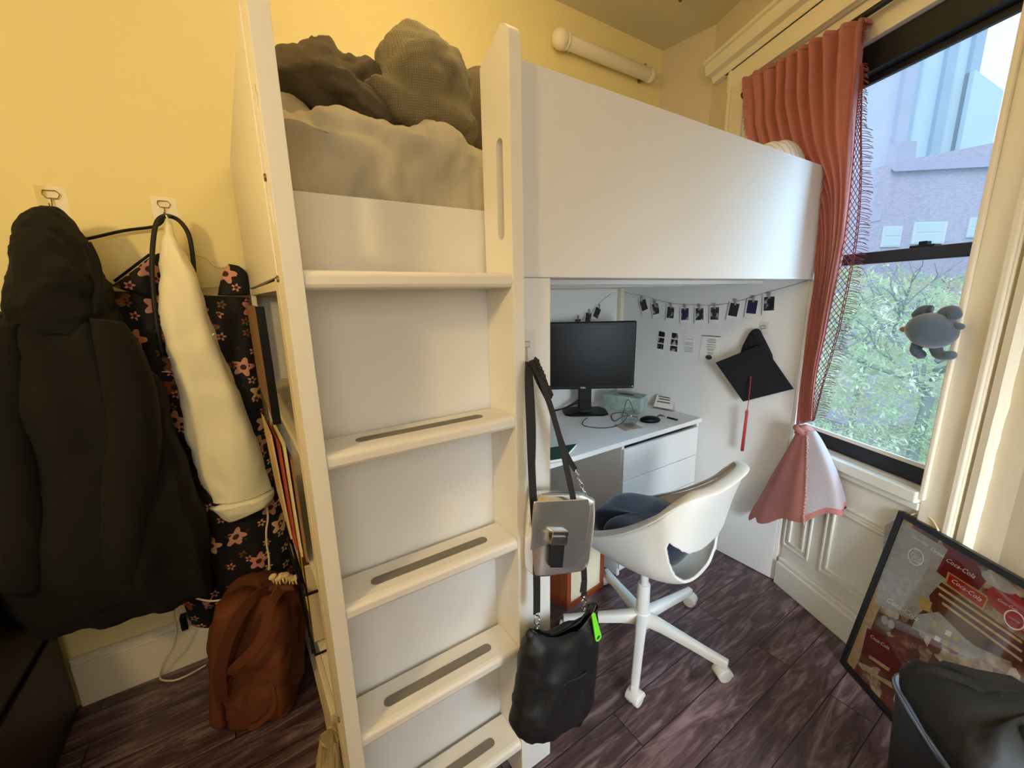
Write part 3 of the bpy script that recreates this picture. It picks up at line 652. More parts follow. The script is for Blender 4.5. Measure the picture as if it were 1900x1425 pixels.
b=MB().loft(rings,skm,cap=False); part(b,'curtain_skirt',[M['curt'],M['lilac']],cu,smooth=True,solid=.002)
b=MB()
for k in range(46):
    i=3+int(k/46*(len(rings)-4)); p=rings[i][15]+WN*.004; q=p+WD*(-.012+rnd.uniform(-.006,.004))+WN*.006+Vector((0,0,-.006)); b.tube([p,q],.0016,n=4)
for k in range(60): i=3+int(k/60*(len(rings)-4)); b.ell(rings[i][15]+WN*.004+Vector((0,0,rnd.uniform(-.004,.004))),.0028,None,6,4)
part(b,'bead_edging',mat('pale_thread',(214,168,156),.8),cu,smooth=True)

# ============================================================ PLUSH ON WINDOW
pc=atw(1729,613,.072); t=thing('plush_toy','blue-grey plush turtle-like toy stuck to the window glass','plush toy',pc)
def pw(px,py,off=.055): return atw(px,py,off)
part(MB().ell(pc,(.060,.060,.052),Matrix.Rotation(.25,3,'X'),32,20,0,lambda d:1+.03*nz(d*2)),'body',M['plush'],t,smooth=True)
for (a,c_,r,nm) in (((1690,600),(1715,577),.0,'leg'),):
    pass
part(MB().tube([pw(1745,592,.06),pw(1755,580,.066),pw(1768,577,.07),pw(1772,584,.072)],lambda q:.018-.003*q,14,smooth=4).ell(pw(1772,584,.072),.0155,None,14,10).ell(pw(1745,592,.06),.018,None,14,10),'head',M['plush'],t,smooth=True)
part(MB().tube([pw(1757,600,.06),pw(1770,602,.066),pw(1782,606,.068)],lambda q:.0095,12,smooth=3).ell(pw(1782,606,.068),.0095,None,12,8),'front_flipper',M['plush'],t,smooth=True)
part(MB().tube([pw(1702,584,.045),pw(1713,575,.045),pw(1727,575,.045)],lambda q:.014,12,smooth=3).ell(pw(1702,584,.045),.014,None,12,8),'front_flipper',M['plush'],t,smooth=True)
part(MB().tube([pw(1735,640,.06),pw(1740,655,.066),pw(1752,660,.07),pw(1764,659,.072)],lambda q:.0155-.002*q,14,smooth=3).ell(pw(1764,659,.072),.0135,None,12,8),'back_flipper',M['plush'],t,smooth=True)
part(MB().tube([pw(1703,637,.055),pw(1699,650,.058),pw(1707,657,.062)],lambda q:.015-.001*q,14,smooth=3).ell(pw(1708,658,.062),.014,None,12,8),'back_flipper',M['plush'],t,smooth=True)
part(MB().ell(pw(1677,611,.05),(.008,.010,.009),None,14,10),'tail',M['plush2'],t,smooth=True)
part(MB().tube([pw(1775,590,.06),pw(1780,587,.02),pw(1786,584,-.02)],.001,n=6).tube([pw(1746,578,.06),pw(1752,560,.01),pw(1755,550,-.025)],.001,n=6),'suction_string',M['plastic'],t)
# ============================================================ CHAIR
CC=Vector((1.18,.895,0)); fw=Vector((-.139,.990,0)).normalized(); rt=Vector((.990,.139,0)).normalized(); UP=Vector((0,0,1))
ch=thing('swivel_chair','white plastic swivel chair with five castors pushed toward the desk','chair',CC)
def cp(a,s_,z): return CC+fw*a+rt*s_+UP*z
b=MB(); b.cyl(CC+UP*.055,CC+UP*.12,.034,.030,32); b.cyl(CC+UP*.12,CC+UP*.24,.026,.024,28); b.cyl(CC+UP*.24,CC+UP*.345,.016,.016,24); part(b,'gas_column',M['chair'],ch,smooth=True,bev=.003,ang=50)
part(MB().prism([cp(.07,-.05,.330),cp(.07,.05,.330),cp(-.07,.06,.330),cp(-.07,-.06,.330)],(0,0,.02)),'seat_plate',M['chair'],ch,bev=.004)
a0=math.radians(-1)
for k in range(5):
    a=math.radians(k*72)+a0+math.radians(0); d=Vector((cos(a),sin(a),0)); s_=Vector((-sin(a),cos(a),0)); R=.305
    rr=[]
    for (r_,zt_,h_,w_) in ((.015,.115,.050,.022),(.08,.108,.040,.019),(.18,.094,.032,.0165),(.28,.082,.030,.015),(.315,.080,.024,.013)):
        rr.append([CC+d*r_+s_*(w_*x_)+UP*(zt_-h_*(1-y_)) for x_,y_ in ((-1,.05),(-.8,0),(.8,0),(1,.05),(.95,.9),(.7,1),(-.7,1),(-.95,.9))])
    leg=part(MB().loft(rr),'leg',M['chair'],ch,smooth=True,bev=.003,ang=50)
    # castor
    sw=a+1.9+k*1.3; cd_=Vector((cos(sw),sin(sw),0)); cs=Vector((-sin(sw),cos(sw),0)); pc_=CC+d*R-cd_*.006
    w1=MB()
    for sg in (-1,1): w1.cyl(pc_+cs*(sg*.004)+UP*.0255,pc_+cs*(sg*.021)+UP*.0255,.025,.0235,26)
    w1.cyl(CC+d*R+UP*.03,CC+d*R+UP*.075,.006,n=12)
    w1.build('castor_wheel',M['chair'],leg,smooth=True,bev=.002,ang=50)
    hd=MB(); arc=[]
    for q in range(11):
        an=PI*q/10; arc.append((cos(an)*.029,sin(an)*.029+.0255))
    hd.loft([[pc_+cs*w_+cd_*x+UP*z for x,z in arc+[(0,.02)]] for w_ in (-.0235,.0235)]); hd.build('castor_hood',M['chair'],leg,smooth=True,bev=.003,ang=50)
# shell
PR=smoothrows([(.215,.44,.17,.20,.462),(.20,.43,.19,.19,.465),(.13,.39,.21,.14,.48),(.03,.365,.22,.07,.515),(-.07,.36,.225,0,.555),(-.15,.37,.225,-.06,.597),(-.205,.395,.22,-.11,.638),(-.232,.44,.22,-.145,.670),(-.228,.50,.22,-.17,.698),(-.235,.56,.215,-.19,.722),(-.252,.65,.205,-.215,.748),(-.272,.73,.185,-.24,.768),(-.282,.778,.155,-.255,.774)],4)
def shell(u,v):
    f=v*(len(PR)-1); i=min(int(f),len(PR)-2); t_=f-i; a,h,wd,aE,hE=(PR[i][q]*(1-t_)+PR[i+1][q]*t_ for q in range(5))
    x=(u*2-1); ax=abs(x); k=ax**2.5; xs=math.sin(x*PI/2*.92)/math.sin(PI/2*.92)
    return cp(a*(1-k)+aE*k,xs*wd,h*(1-k)+hE*k)
nu,nv=60,96; pts=[[shell(i/nu,j/nv) for i in range(nu+1)] for j in range(nv+1)]
b=MB(); b.v=[p for r in pts for p in r]
for j in range(nv):
    for i in range(nu):
        u=((i+.5)/nu*2-1); v=(j+.5)/nv
        if abs(u/.80)**2.6+abs((v-.615)/.095)**2.6<1: continue
        k=j*(nu+1)+i; b.f.append((k,k+1,k+nu+2,k+nu+1)); b.mi.append(0)
used=sorted({i for f in b.f for i in f}); mp_={o_:n_ for n_,o_ in enumerate(used)}; b.v=[b.v[i] for i in used]; b.f=[tuple(mp_[i] for i in f) for f in b.f]
o=part(b,'seat_shell',M['chair'],ch,smooth=True)
md=o.modifiers.new('sm','SMOOTH'); md.factor=.5; md.iterations=5
md=o.modifiers.new('th','SOLIDIFY'); md.thickness=.010; md.offset=-1
def rimpath():
    return [shell(0,j/60) for j in range(61)]+[shell(i/20,1) for i in range(1,20)]+[shell(1,1-j/60) for j in range(61)]+[shell(1-i/20,0) for i in range(1,20)]
rp_=rimpath(); nR=len(rp_)
for _ in range(6): rp_=[(rp_[i-1]+rp_[i]*2+rp_[(i+1)%nR])/4 for i in range(nR)]
rings=[]; cen_=sum(rp_,Vector())/nR
for i,p in enumerate(rp_):
    tn=(rp_[(i+1)%nR]-rp_[i-1]).normalized(); out=(p-cen_); out=(out-tn*out.dot(tn)); out.z*=.2; out.normalize()
    n1=(out-UP*.25); n1=(n1-tn*n1.dot(tn)).normalized(); n2=tn.cross(n1)
    rings.append([p+n1*(.021*cos(2*PI*k/12)-.006)+n2*(.005*sin(2*PI*k/12)) for k in range(12)])
b=MB(); b.loft(rings+[rings[0]],cap=False); o=part(b,'shell_rim',M['chair'],ch,smooth=True)
# navy cushion, U shaped with rear notch
def cush(u,v):
    return None
b=MB(); rings=[]; nn=72
cen=(.01,0)
def rad(a):
    # a=0 forward
    ex=.19; ey=.185; c_,s_=cos(a),sin(a); r_=1/((abs(c_)/ex)**3.2+(abs(s_)/ey)**3.2)**(1/3.2)
    da=abs(math.atan2(sin(a+.85),cos(a+.85))); r_*=1-.66*math.exp(-(da/.17)**2); return r_
for (k,zz) in ((.55,.405),(.80,.420),(.92,.450),(.96,.485),(.94,.515),(.85,.535),(.62,.543),(.35,.538),(.1,.535)):
    ring=[]
    for j in range(nn):
        a=2*PI*j/nn; r_=rad(a)*k; p=cp(cen[0]+cos(a)*r_,sin(a)*r_,zz+.012*nz((cos(a)*r_*12,sin(a)*r_*12,zz*5))); ring.append(p)
    rings.append(ring)
b.loft(rings); cs_=b.build('seat_cushion',M['navy'],smooth=True,sub=1); tag(cs_,'navy blue contoured seat cushion lying on the white swivel chair','cushion')
# ============================================================ MONITOR
mc=at(1078,660,1,1.55); 
mu=Vector((CR.x,CR.y,0)).normalized(); mn=Vector((-mu.y,mu.x,0))*-1   # right direction, normal toward viewer
if mn.dot(CAM-mc)<0: mn=-mn
depth=1.0
A=at(1182,598,1,1.5); P0=at(1085,763,2,.712)
def mp(px,py): return atp(px,py,P0+mn*.05,mn)
TR=mp(1182,598);BR=mp(1178,720); cx=mp(1077,660); wd=(TR-cx).dot(mu); zt,zb=mp(1100,597).z,mp(1100,722).z
mon=thing('monitor','black widescreen monitor standing on the white desk','monitor',(P0.x,P0.y,.706))
mc=Vector((cx.x,cx.y,(zt+zb)/2)); hh=(zt-zb)/2
part(MB().obox(mc-mn*.018,mu*wd,mn*.018,UP*hh),'monitor_housing',M['black'],mon,bev=.006)
part(MB().obox(mc+mn*.0005,mu*(wd-.016),mn*.0006,UP*(hh-.017)),'screen',M['screen'],mon)
b=MB(); LP=mp(1082,722); LP=Vector((LP.x,LP.y,zb+.0085))+mn*.0008; b.text('DELL',LP,mu,UP,.013); part(b,'monitor_logo',mat('logo_silver',(235,235,235),.3),mon)
LPp=mc+mu*(wd-.010)-UP*(hh-.012)+mn*.001; part(MB().obox(LPp,mu*.0025,mn*.001,UP*.0025),'power_light',mat('logo_silver2',(200,200,200),.3),mon)
st_=Vector((P0.x,P0.y,.706))
nk=st_-mn*.012
part(MB().obox(nk+UP*((zb+.03-.706)/2+.005),mu*.036,mn*.014,UP*((zb+.08-.706)/2)),'stand_neck',M['black'],mon,bev=.005)
rings=[]
for (k,z) in ((1,.7065),(1,.714),(.97,.718)):
    rings.append([st_+mu*(.125*k*x)+mn*(.085*k*y)+UP*(z-.706) for x,y in ((-1,-.3),(-.8,-.9),(.8,-.9),(1,-.3),(.95,.75),(.7,1),(-.7,1),(-.95,.75))])
part(MB().loft(rings),'stand_base',M['black'],mon,bev=.002)
part(MB().cyl(st_+UP*.0125-mn*.012,st_+UP*.016-mn*.012,.045,n=32),'neck_collar',mat('grey_plastic',(70,72,74),.4),mon)
b=MB()
for dz in (0,.03): b.tube([nk+mu*-.03+UP*(.05+dz*.5)-mn*.02,nk+mu*-.12+UP*(.02)-mn*.0,nk+mu*-.22+UP*(.008+dz*.3)+mn*.03],.004,smooth=5)
o=b.build('monitor_cables',M['black'],smooth=True); tag(o,'black cables trailing left behind the monitor stand','cable')
# ============================================================ DESK ITEMS
DZ=.7065
def dp(px,py,z=DZ): return at(px,py,2,z)
# tissue box
A=dp(1119,757);B=dp(1187,768);Cc=dp(1203,752); u=(B-A); v=(Cc-B); v=v-u.normalized()*v.dot(u.normalized()); vl=.12; v=v.normalized()*vl; hT=.085; u=u.normalized()*min(u.length,.235)
tb=thing('tissue_box','pale green patterned tissue box beside the monitor base','tissue box',(A+u/2+v/2))
part(MB().hexa([A,A+u,A+u+v,A+v]+[p+UP*hT for p in (A,A+u,A+u+v,A+v)]),'carton',M['tissue'],tb,bev=.002)
cc=A+u*.5+v*.5+UP*hT; un,vn=u.normalized(),v.normalized()
part(MB().prism([cc+un*.05*cos(k*PI/10)+vn*.022*sin(k*PI/10) for k in range(20)],(0,0,.0008)),'opening',M['black'],tb)
# wooden box behind the monitor stand
A=dp(1087,748);b=MB();t=thing('cream_box','small cream box behind the monitor stand','box',A)
part(MB().obox(A+UP*.04+Vector((.05,.06,0)),Vector((.09,-.015,0)),Vector((.01,.04,0)),UP*.04),'box_body',M['creamcloth'],t,bev=.003)
part(MB().obox(A+UP*.082+Vector((.05,.06,0)),Vector((.092,-.0155,0)),Vector((.0105,.042,0)),UP*.004),'lid',M['creamcloth'],t,bev=.002)
# glass
g=dp(1167,792); gl=thing('water_glass','clear round drinking glass with water on a pink coaster','glass',g+UP*.004)
prf=[(.0,.004),(.024,.004),(.030,.010),(.039,.030),(.041,.045),(.038,.068),(.031,.092)]; pin=[(.0295,.092),(.0365,.068),(.0395,.045),(.0375,.030),(.028,.013),(.0,.012)]
n_=36; b=MB(); b.loft([[g+Vector((r*cos(2*PI*k/n_)+1e-5,r*sin(2*PI*k/n_),z)) for k in range(n_)] for r,z in prf+pin],cap=False); part(b,'glass_bowl',M['clear'],gl,smooth=True)
b=MB().loft([[g+Vector((r*cos(2*PI*k/n_),r*sin(2*PI*k/n_),z)) for k in range(n_)] for r,z in ((.027,.014),(.0365,.030),(.0372,.033))]); part(b,'water',M['clear'],gl,smooth=True)
co=MB().obox(g+UP*.002,Vector((.048,-.012,0)),Vector((.012,.048,0)),UP*.0018).build('coaster',M['tan'],bev=.001); tag(co,'square pink-tan coaster under the water glass','coaster')
# mouse and its cable, pen
p=dp(1206,783); b=MB().ell(p+UP*.012,(.030,.052,.020),Matrix.Rotation(.95,3,'Z'),24,14)
for i,vv in enumerate(b.v): 
    if vv.z<DZ+.0005: vv.z=DZ+.0005
ms=thing('computer_mouse','black computer mouse on the desk right of the glass','mouse',p)
part(b,'mouse_body',M['black'],ms,smooth=True); part(MB().cyl(p+Vector((-.012,.016,.031)),p+Vector((-.006,.021,.031)),.005),'scroll_wheel',M['metal'],ms)
b=MB().tube([dp(1183,775),dp(1160,772),dp(1140,782),dp(1135,770),dp(1150,766),dp(1165,770),dp(1150,788),dp(1120,795),dp(1085,791),dp(1082,783),dp(1090,776)],.0022,n=6,smooth=6)
for vv in b.v: vv.z+=.0025
o=b.build('mouse_cable',mat('grey_cable',(58,60,62),.5),smooth=True); tag(o,'thin dark mouse cable looping over the desk below the monitor','cable')
b=MB().tube([dp(1155,772,DZ+.003),dp(1162,745,DZ+.08),dp(1168,744,DZ+.08),dp(1178,768,DZ+.004)],.0016,n=6,smooth=5); o=b.build('black_wire',M['black'],smooth=True); tag(o,'black wire bent into a peak just behind the water glass','cable')
pn=thing('pen','black pen with metal clip on the desk right of the mouse','pen',dp(1243,778))
A=dp(1232,773,DZ+.005);B=dp(1257,779,DZ+.005); part(MB().cyl(A+(B-A)*.25,B,.0045,.0045,16),'barrel',M['black'],pn,smooth=True); part(MB().cyl(A-(B-A)*.3,A+(B-A)*.22,.003,.003,12),'cap',M['metal'],pn,smooth=True)
o=MB().tube([dp(1218,775,DZ+.003),dp(1224,770,DZ+.003),dp(1232,772,DZ+.004)],.003,n=6,smooth=3).build('small_dongle',M['black'],smooth=True); tag(o,'short black lead between the mouse and the pen','cable')
# card in acrylic stand
A=dp(1210,757);B=dp(1248,764); u=(B-A).normalized(); v=Vector((-u.y,u.x,0)); L_=(B-A).length
cs2=thing('card_stand','clear acrylic stand holding a printed card at the back right of the desk','card holder',(A+B)/2)
sl=(v*.045+UP*.075)
part(MB().hexa([A,B,B+v*.003,A+v*.003,A+sl,B+sl,B+sl+v*.003,A+sl+v*.003]).hexa([A-v*.0,B-v*.0,B+v*.07,A+v*.07]+[q+UP*.003 for q in (A,B,B+v*.07,A+v*.07)]).hexa([B+v*.0,B+v*.003,B+v*.07,B+v*.06]+[q+UP*.03 for q in (B+v*.012,B+v*.015,B+v*.035,B+v*.034)]),'acrylic_stand',M['plastic'],cs2)
nrm=u.cross(sl).normalized(); nrm=nrm if nrm.z>0 else -nrm
if nrm.dot(CAM-A)<0: nrm=-nrm
c0=A+u*.006+sl*.12+nrm*.0015; 
part(MB().hexa([c0,c0+u*(L_-.012),c0+u*(L_-.012)+nrm*.001,c0+nrm*.001]+[q+sl*.82 for q in (c0,c0+u*(L_-.012),c0+u*(L_-.012)+nrm*.001,c0+nrm*.001)]),'card',mat('printed_card',(214,210,200),.6),cs2)
b=MB()
for (a_,h_,ln) in ((.1,.70,.8),(.15,.55,.6),(.1,.35,.7)): q=c0+u*(L_*a_)+sl*h_+nrm*.0012; b.hexa([q,q+u*L_*ln*.9,q+u*L_*ln*.9+nrm*.0005,q+nrm*.0005]+[z_+sl*.07 for z_ in (q,q+u*L_*ln*.9,q+u*L_*ln*.9+nrm*.0005,q+nrm*.0005)])
part(b,'card_print',M['ink'],cs2)
# green notebook
A=dp(1070,829);B=dp(1046,856);u=(B-A).normalized(); v=Vector((u.y,-u.x,0)); v=v if v.x<0 else -v
nb=thing('notebook','dark green hardcover notebook near the front of the desk','notebook',A)
L_=(B-A).length; v=Vector((-.97,.25,0)).normalized()
if u.cross(v).z: pass
q=[A,A+v*.20,B+v*.20,B]
part(MB().hexa([p+UP*.002 for p in q]+[p+UP*.012 for p in q]),'pages',M['paper'],nb)
part(MB().hexa([p+UP*.0125 for p in q]+[p+UP*.015 for p in q]).hexa([p+UP*.0 for p in q]+[p+UP*.002 for p in q]),'cover',M['green'],nb,bev=.0008)
# ============================================================ PHOTO STRING ON END PANEL (plane x=1.957)
XP=1.9565
def pp(px,py,o_=.0): return at(px,py,0,XP-o_)
SP=[(1155,541),(1175,546),(1196,549),(1218,556),(1244,562),(1272,565),(1299,566),(1328,566),(1361,561),(1396,551),(1428,541),(1465,531),(1503,519)]
o=MB().tube([pp(x,y,.004) for x,y in SP],.0009,n=5,smooth=3).build('photo_string',M['string']); tag(o,'thin string of snapshots sagging across the end panel','string')
PH=[(1195,568,-22,'dark snapshot tilted left, leftmost on the string',.9),(1217,575,-12,'pale portrait snapshot hanging second from the left',.3),(1244,582,2,'grey snapshot with a white diagonal, third from the left',.4),(1271,585,-4,'snapshot with blue sky and yellow lights',.6),(1298,585,-4,'grey green snapshot in the middle of the string',.35),(1326,584,-3,'snapshot of a dark tower against pale sky',.4),(1361,577,8,'dark reddish snapshot tilted to the right',.95),(1395,572,4,'dark blue snapshot with one bright spot',.95),(1427,566,-4,'group portrait snapshot, rightmost on the string',.45)]
YD=Vector((0,-1,0))
for i,(px,py,rot,lab,dk_) in enumerate(PH):
    c=pp(px,py,.006); r=math.radians(rot); ux=YD*cos(r)-UP*sin(r); uy=UP*cos(r)+YD*sin(r); nX=Vector((-1,0,0))
    s=thing('snapshot',lab,'photo',c,'snapshots pegged to the string')
    part(MB().obox(c,ux*.027,nX*.0006,uy*.043),'photo_paper',M['paper'],s)
    pm=picmat(i,dk_,.05 if i in (3,7) else 0)
    part(MB().obox(c+uy*.006+nX*.0009,ux*.0215,nX*.0003,uy*.030),'picture',pm,s)
    k=c+uy*.043
    pg=MB(); pg.obox(k+nX*.004+ux*.002,ux*.0032,nX*.0022,UP*.015); pg.obox(k+nX*.0005-UP*.000,ux*.0032,nX*.0012,UP*.015)
    o=pg.build('clothes_peg',M['peg']); tag(o,'small wooden peg holding the '+lab.split(',')[0].replace(' hanging second from the left','')+(' at the far left' if i==0 else ''),'clothes peg','pegs on the photo string')
# second string on back wall
YB=1.768
def pb(px,py,o_=0): return at(px,py,1,YB-o_)
o=MB().tube([pb(1020,625,.004),pb(1060,612,.004),pb(1073,598,.004),pb(1089,585,.004),pb(1104,572,.004),pb(1118,557,.004),pb(1134,545,.004)],.0009,n=5,smooth=3).build('photo_string',M['string']); tag(o,'short string of snapshots on the back wall above the monitor','string')
for i,(px,py,rot,lab) in enumerate(((1107,582,-25,'tilted snapshot on the back wall just above the monitor'),(1091,592,-8,'snapshot on the back wall half hidden by the monitor'),(1072,604,0,'snapshot on the back wall almost wholly behind the monitor'))):
    c=pb(px,py,.006); r=math.radians(rot); ux=Vector((1,0,0))*cos(r)-UP*sin(r)*-1; ux=Vector((cos(r),0,sin(r))); uy=Vector((-sin(r),0,cos(r))); nY=Vector((0,-1,0))
    s=thing('snapshot',lab,'photo',c,'snapshots pegged to the short string')
    part(MB().obox(c,ux*.027,nY*.0006,uy*.043),'photo_paper',M['paper'],s); part(MB().obox(c+uy*.006+nY*.0009,ux*.0215,nY*.0003,uy*.030),'picture',picmat(20+i,.6),s)
    k=c+uy*.043; pg=MB().obox(k+nY*.004,ux*.0032,nY*.0022,UP*.015).obox(k+nY*.0005,ux*.0032,nY*.0012,UP*.015); o=pg.build('clothes_peg',M['peg']); tag(o,'small wooden peg holding the '+lab,'clothes peg','pegs on the short string')
# photo booth strips and papers
nX=Vector((-1,0,0))
for i,(q,lab) in enumerate((([(1222,612),(1236,615),(1230,660),(1216,657)],'narrow photo booth strip, left of the pair on the end panel'),([(1246,615),(1260,617),(1257,665),(1240,662)],'narrow photo booth strip, right of the pair on the end panel'))):
    P=[pp(x,y,.001) for x,y in q]; s=thing('photo_strip',lab,'photo strip',P[3],'photo booth strips')
    part(MB().prism(P,nX*.0006),'strip_paper',M['paper'],s)
    for k in range(3):
        a=.04+k*.25; bb=a+.21; L=lambda t_,u_: (P[0].lerp(P[3],t_)).lerp(P[1].lerp(P[2],t_),u_)+nX*.0008
        part(MB().prism([L(a,.1),L(a,.92),L(bb,.92),L(bb,.1)],nX*.0003),'picture',picmat(30+i*3+k,.35),s)
P=[pp(x,y,.001) for x,y in ((1270,626),(1289,628),(1287,657),(1268,655))]; s=thing('note','small white note with grey printed lines beside the photo strips','note',P[3])
part(MB().prism(P,nX*.0006),'note_paper',M['paper'],s); b=MB()
for k in range(12):
    if k in (1,2,6): continue
    t0=.06+k*.073; L=lambda t_,u_: (P[0].lerp(P[3],t_)).lerp(P[1].lerp(P[2],t_),u_)+nX*.0008
    b.prism([L(t0,.1),L(t0,.9),L(t0+.028,.9),L(t0+.028,.1)],nX*.0002)
part(b,'note_print',mat('soft_ink',(140,142,140),.7),s)
P=[pp(x,y,.001) for x,y in ((1303,623),(1337,625),(1333,674),(1296,671))]; s=thing('printed_sheet','white printed sheet with a dark emblem near its foot, left of the cap','paper',P[3])
part(MB().prism(P,nX*.0006),'sheet_paper',M['paper'],s)
part(MB().prism([pp(1302,622,.002),pp(1337,624,.002),pp(1337,625.6,.002),pp(1302,623.4,.002)],nX*.0004),'top_strip',M['ink'],s)
b=MB(); rnd=random.Random(5)
for k,(t0,a,c_) in enumerate(((.10,.35,.75),(.16,.3,.8),(.22,.34,.78),(.31,.3,.8),(.39,.3,.82),(.47,.35,.75),(.52,.38,.72),(.60,.4,.7),(.66,.42,.7))):
    L=lambda t_,u_: (P[0].lerp(P[3],t_)).lerp(P[1].lerp(P[2],t_),u_)+nX*.0008
    b.prism([L(t0,a),L(t0,c_),L(t0+.018,c_),L(t0+.018,a)],nX*.0002)
cc=L(.80,.5); b.prism([cc+YD*.018*cos(k*PI/8)+UP*.011*sin(k*PI/8)*(1+.2*(k%2)) for k in range(16)],nX*.0003)
part(b,'sheet_print',M['ink'],s)
# ============================================================ GRADUATION CAP
hk=pp(1417,607,.002)
t=thing('wall_hook','clear adhesive hook with oval wire on the end panel holding the graduation cap','hook',hk)
part(MB().obox(hk-UP*.006,YD*.02,nX*.0008,UP*.03),'adhesive_plate',M['plastic'],t)
b=MB(); b.tube([hk+YD*.011*cos(k*PI/8)+UP*.008*sin(k*PI/8)+nX*.004 for k in range(17)],.0012,n=6); b.tube([hk-UP*.008+nX*.004,hk-UP*.022+nX*.008,hk-UP*.026+nX*.016,hk-UP*.018+nX*.019],.0012,n=6,smooth=3); part(b,'wire',M['metal'],t)
Q=[at(1327,673,0,XP-.075),at(1415,638,0,XP-.05),at(1472,722,0,XP-.03),at(1379,745,0,XP-.045)]
# make a true square-ish board in a plane
gc=thing('graduation_cap','black graduation cap with red tassel hanging from the end panel hook','graduation cap',sum(Q,Vector())/4)
n1=(Q[2]-Q[0]).cross(Q[3]-Q[1]).normalized(); n1=n1 if n1.x<0 else -n1
c0=sum(Q,Vector())/4; Qf=[q-n1*(q-c0).dot(n1) for q in Q]
part(MB().prism(Qf,-n1*.004),'mortarboard',M['cap'],gc,bev=.0008)
top=pp(1407,622,.03); b=MB(); R_=[]
base=[at(1387,640,0,XP-.035),at(1425,665,0,XP-.02)]
for k,(c_,hx,hz) in enumerate(((at(1403,672,0,XP-.022),.075,.03),(at(1403,655,0,XP-.022),.066,.034),(at(1402,643,0,XP-.022),.055,.025),(at(1402,630,0,XP-.021),.040,.018),(at(1402,620,0,XP-.020),.029,.012),(at(1403,613,0,XP-.019),.018,.006),(at(1404,610,0,XP-.018),.006,.003))):
    R_.append([c_+YD*hx*cos(2*PI*j/28)*(1+.06*sin(j*.9+k))+nX*(.014 if k<3 else .012)*sin(2*PI*j/28)+UP*.0 for j in range(28)])
b.loft(R_); part(b,'skull_cap',M['cap'],gc,smooth=True)
tb_=at(1393,700,0,XP-.06); t1=at(1389,744,0,XP-.062); t2=at(1386,764,0,XP-.06); t3=at(1377,836,0,XP-.05)
b=MB(); b.tube([tb_+Vector((0,0,.0)),tb_.lerp(t1,.5)+nX*.004+YD*.003,t1,t2],.0016,n=6,smooth=5); b.ell(tb_,.004,None,10,6)
part(b,'tassel_cord',M['tassel'],gc,smooth=True)
b=MB(); b.tube([t2+UP*.006,t2-UP*.004,t2.lerp(t3,.3),t3],lambda q:(.0055+.0035*q,.005+.002*q),n=16); b.ell(t2+UP*.002,.0065,None,12,8); part(b,'tassel_skirt',M['tassel'],gc,smooth=True)
part(MB().ell(t2-UP*.006+YD*-.006,.004,None,8,6).cyl(t2+UP*.012,t2+UP*.006,.005),'tassel_charm',M['metal'],gc)
# ============================================================ BAGS ON FRONT POST
YF=.752
hk=at(977,634,1,YF-.002); xr=Vector((1,0,0)); yn=Vector((0,-1,0))
t=thing('wall_hook','clear adhesive wire hook on the white front post holding two bags','hook',hk)
part(MB().obox(hk-UP*.01+xr*.004,xr*.02,yn*.0006,UP*.035),'adhesive_plate',M['plastic'],t)
b=MB(); b.tube([hk+xr*-.008,hk+xr*.008,hk+xr*.009-UP*.012,hk-UP*.013-xr*.008,hk-xr*.008],.001,n=6); b.tube([hk-UP*.013,hk-UP*.05+yn*.004,hk-UP*.062+yn*.014,hk-UP*.056+yn*.024,hk-UP*.046+yn*.026],.0013,n=6,smooth=3); part(b,'wire',M['metal'],t)
# silver bag
YS=.70
def ps(px,py,Y=YS): return at(px,py,1,Y)
sb=thing('silver_handbag','shiny silver foil flap handbag hanging on the front post','handbag',ps(1040,1055))
A=[(989,925,1095,922,.052),(985,935,1096,930,.062),(983,960,1095,955,.066),(981,1000,1090,995,.068),(980,1040,1084,1030,.068),(981,1060,1080,1046,.060)]
rings=[]
for (xl,yl,xr_,yr,th) in smoothrows([(1000,914,1080,914,.03)]+A,4):
    a_=ps(xl,yl);b_2=ps(xr_,yr);M_=(a_+b_2)/2;H=(b_2-a_)/2
    rings.append([M_+H*math.copysign(abs(cos(t_))**.45,cos(t_))+yn*(th*.5*math.copysign(abs(sin(t_))**.5,sin(t_))) for t_ in [2*PI*k/40 for k in range(40)]])
part(MB().loft(rings),'bag_body',M['silver'],sb,smooth=True)
fl=[]
for (x,y) in ((990,930),(987,960),(985,1000),(983,1020),(1025,1006),(1060,1001),(1086,1004),(1091,970),(1094,940),(1090,925)): fl.append(ps(x,y,YS-.037))
part(MB().prism(fl,yn*.003),'bag_flap',M['silver'],sb,bev=.0015)
b=MB(); b.hexa([ps(1020,1012,YS-.052),ps(1052,1012,YS-.052),ps(1052,1012,YS-.04),ps(1020,1012,YS-.04),ps(1026,985,YS-.052),ps(1056,985,YS-.052),ps(1056,985,YS-.04),ps(1026,985,YS-.04)])
part(b,'buckle',M['metal'],sb,bev=.003); b=MB(); b.hexa([ps(1020,1053,YS-.046),ps(1044,1053,YS-.046),ps(1044,1053,YS-.036),ps(1020,1053,YS-.036),ps(1023,990,YS-.046),ps(1050,990,YS-.046),ps(1050,990,YS-.036),ps(1023,990,YS-.036)]); part(b,'closure_strap',M['bagblk'],sb,bev=.002)
b=MB(); b.hexa([ps(1025,1000,YS-.056),ps(1050,1000,YS-.056),ps(1050,1000,YS-.05),ps(1025,1000,YS-.05),ps(1026,996,YS-.056),ps(1051,996,YS-.056),ps(1051,996,YS-.05),ps(1026,996,YS-.05)]); part(b,'buckle_bar',M['metal'],sb,bev=.001)
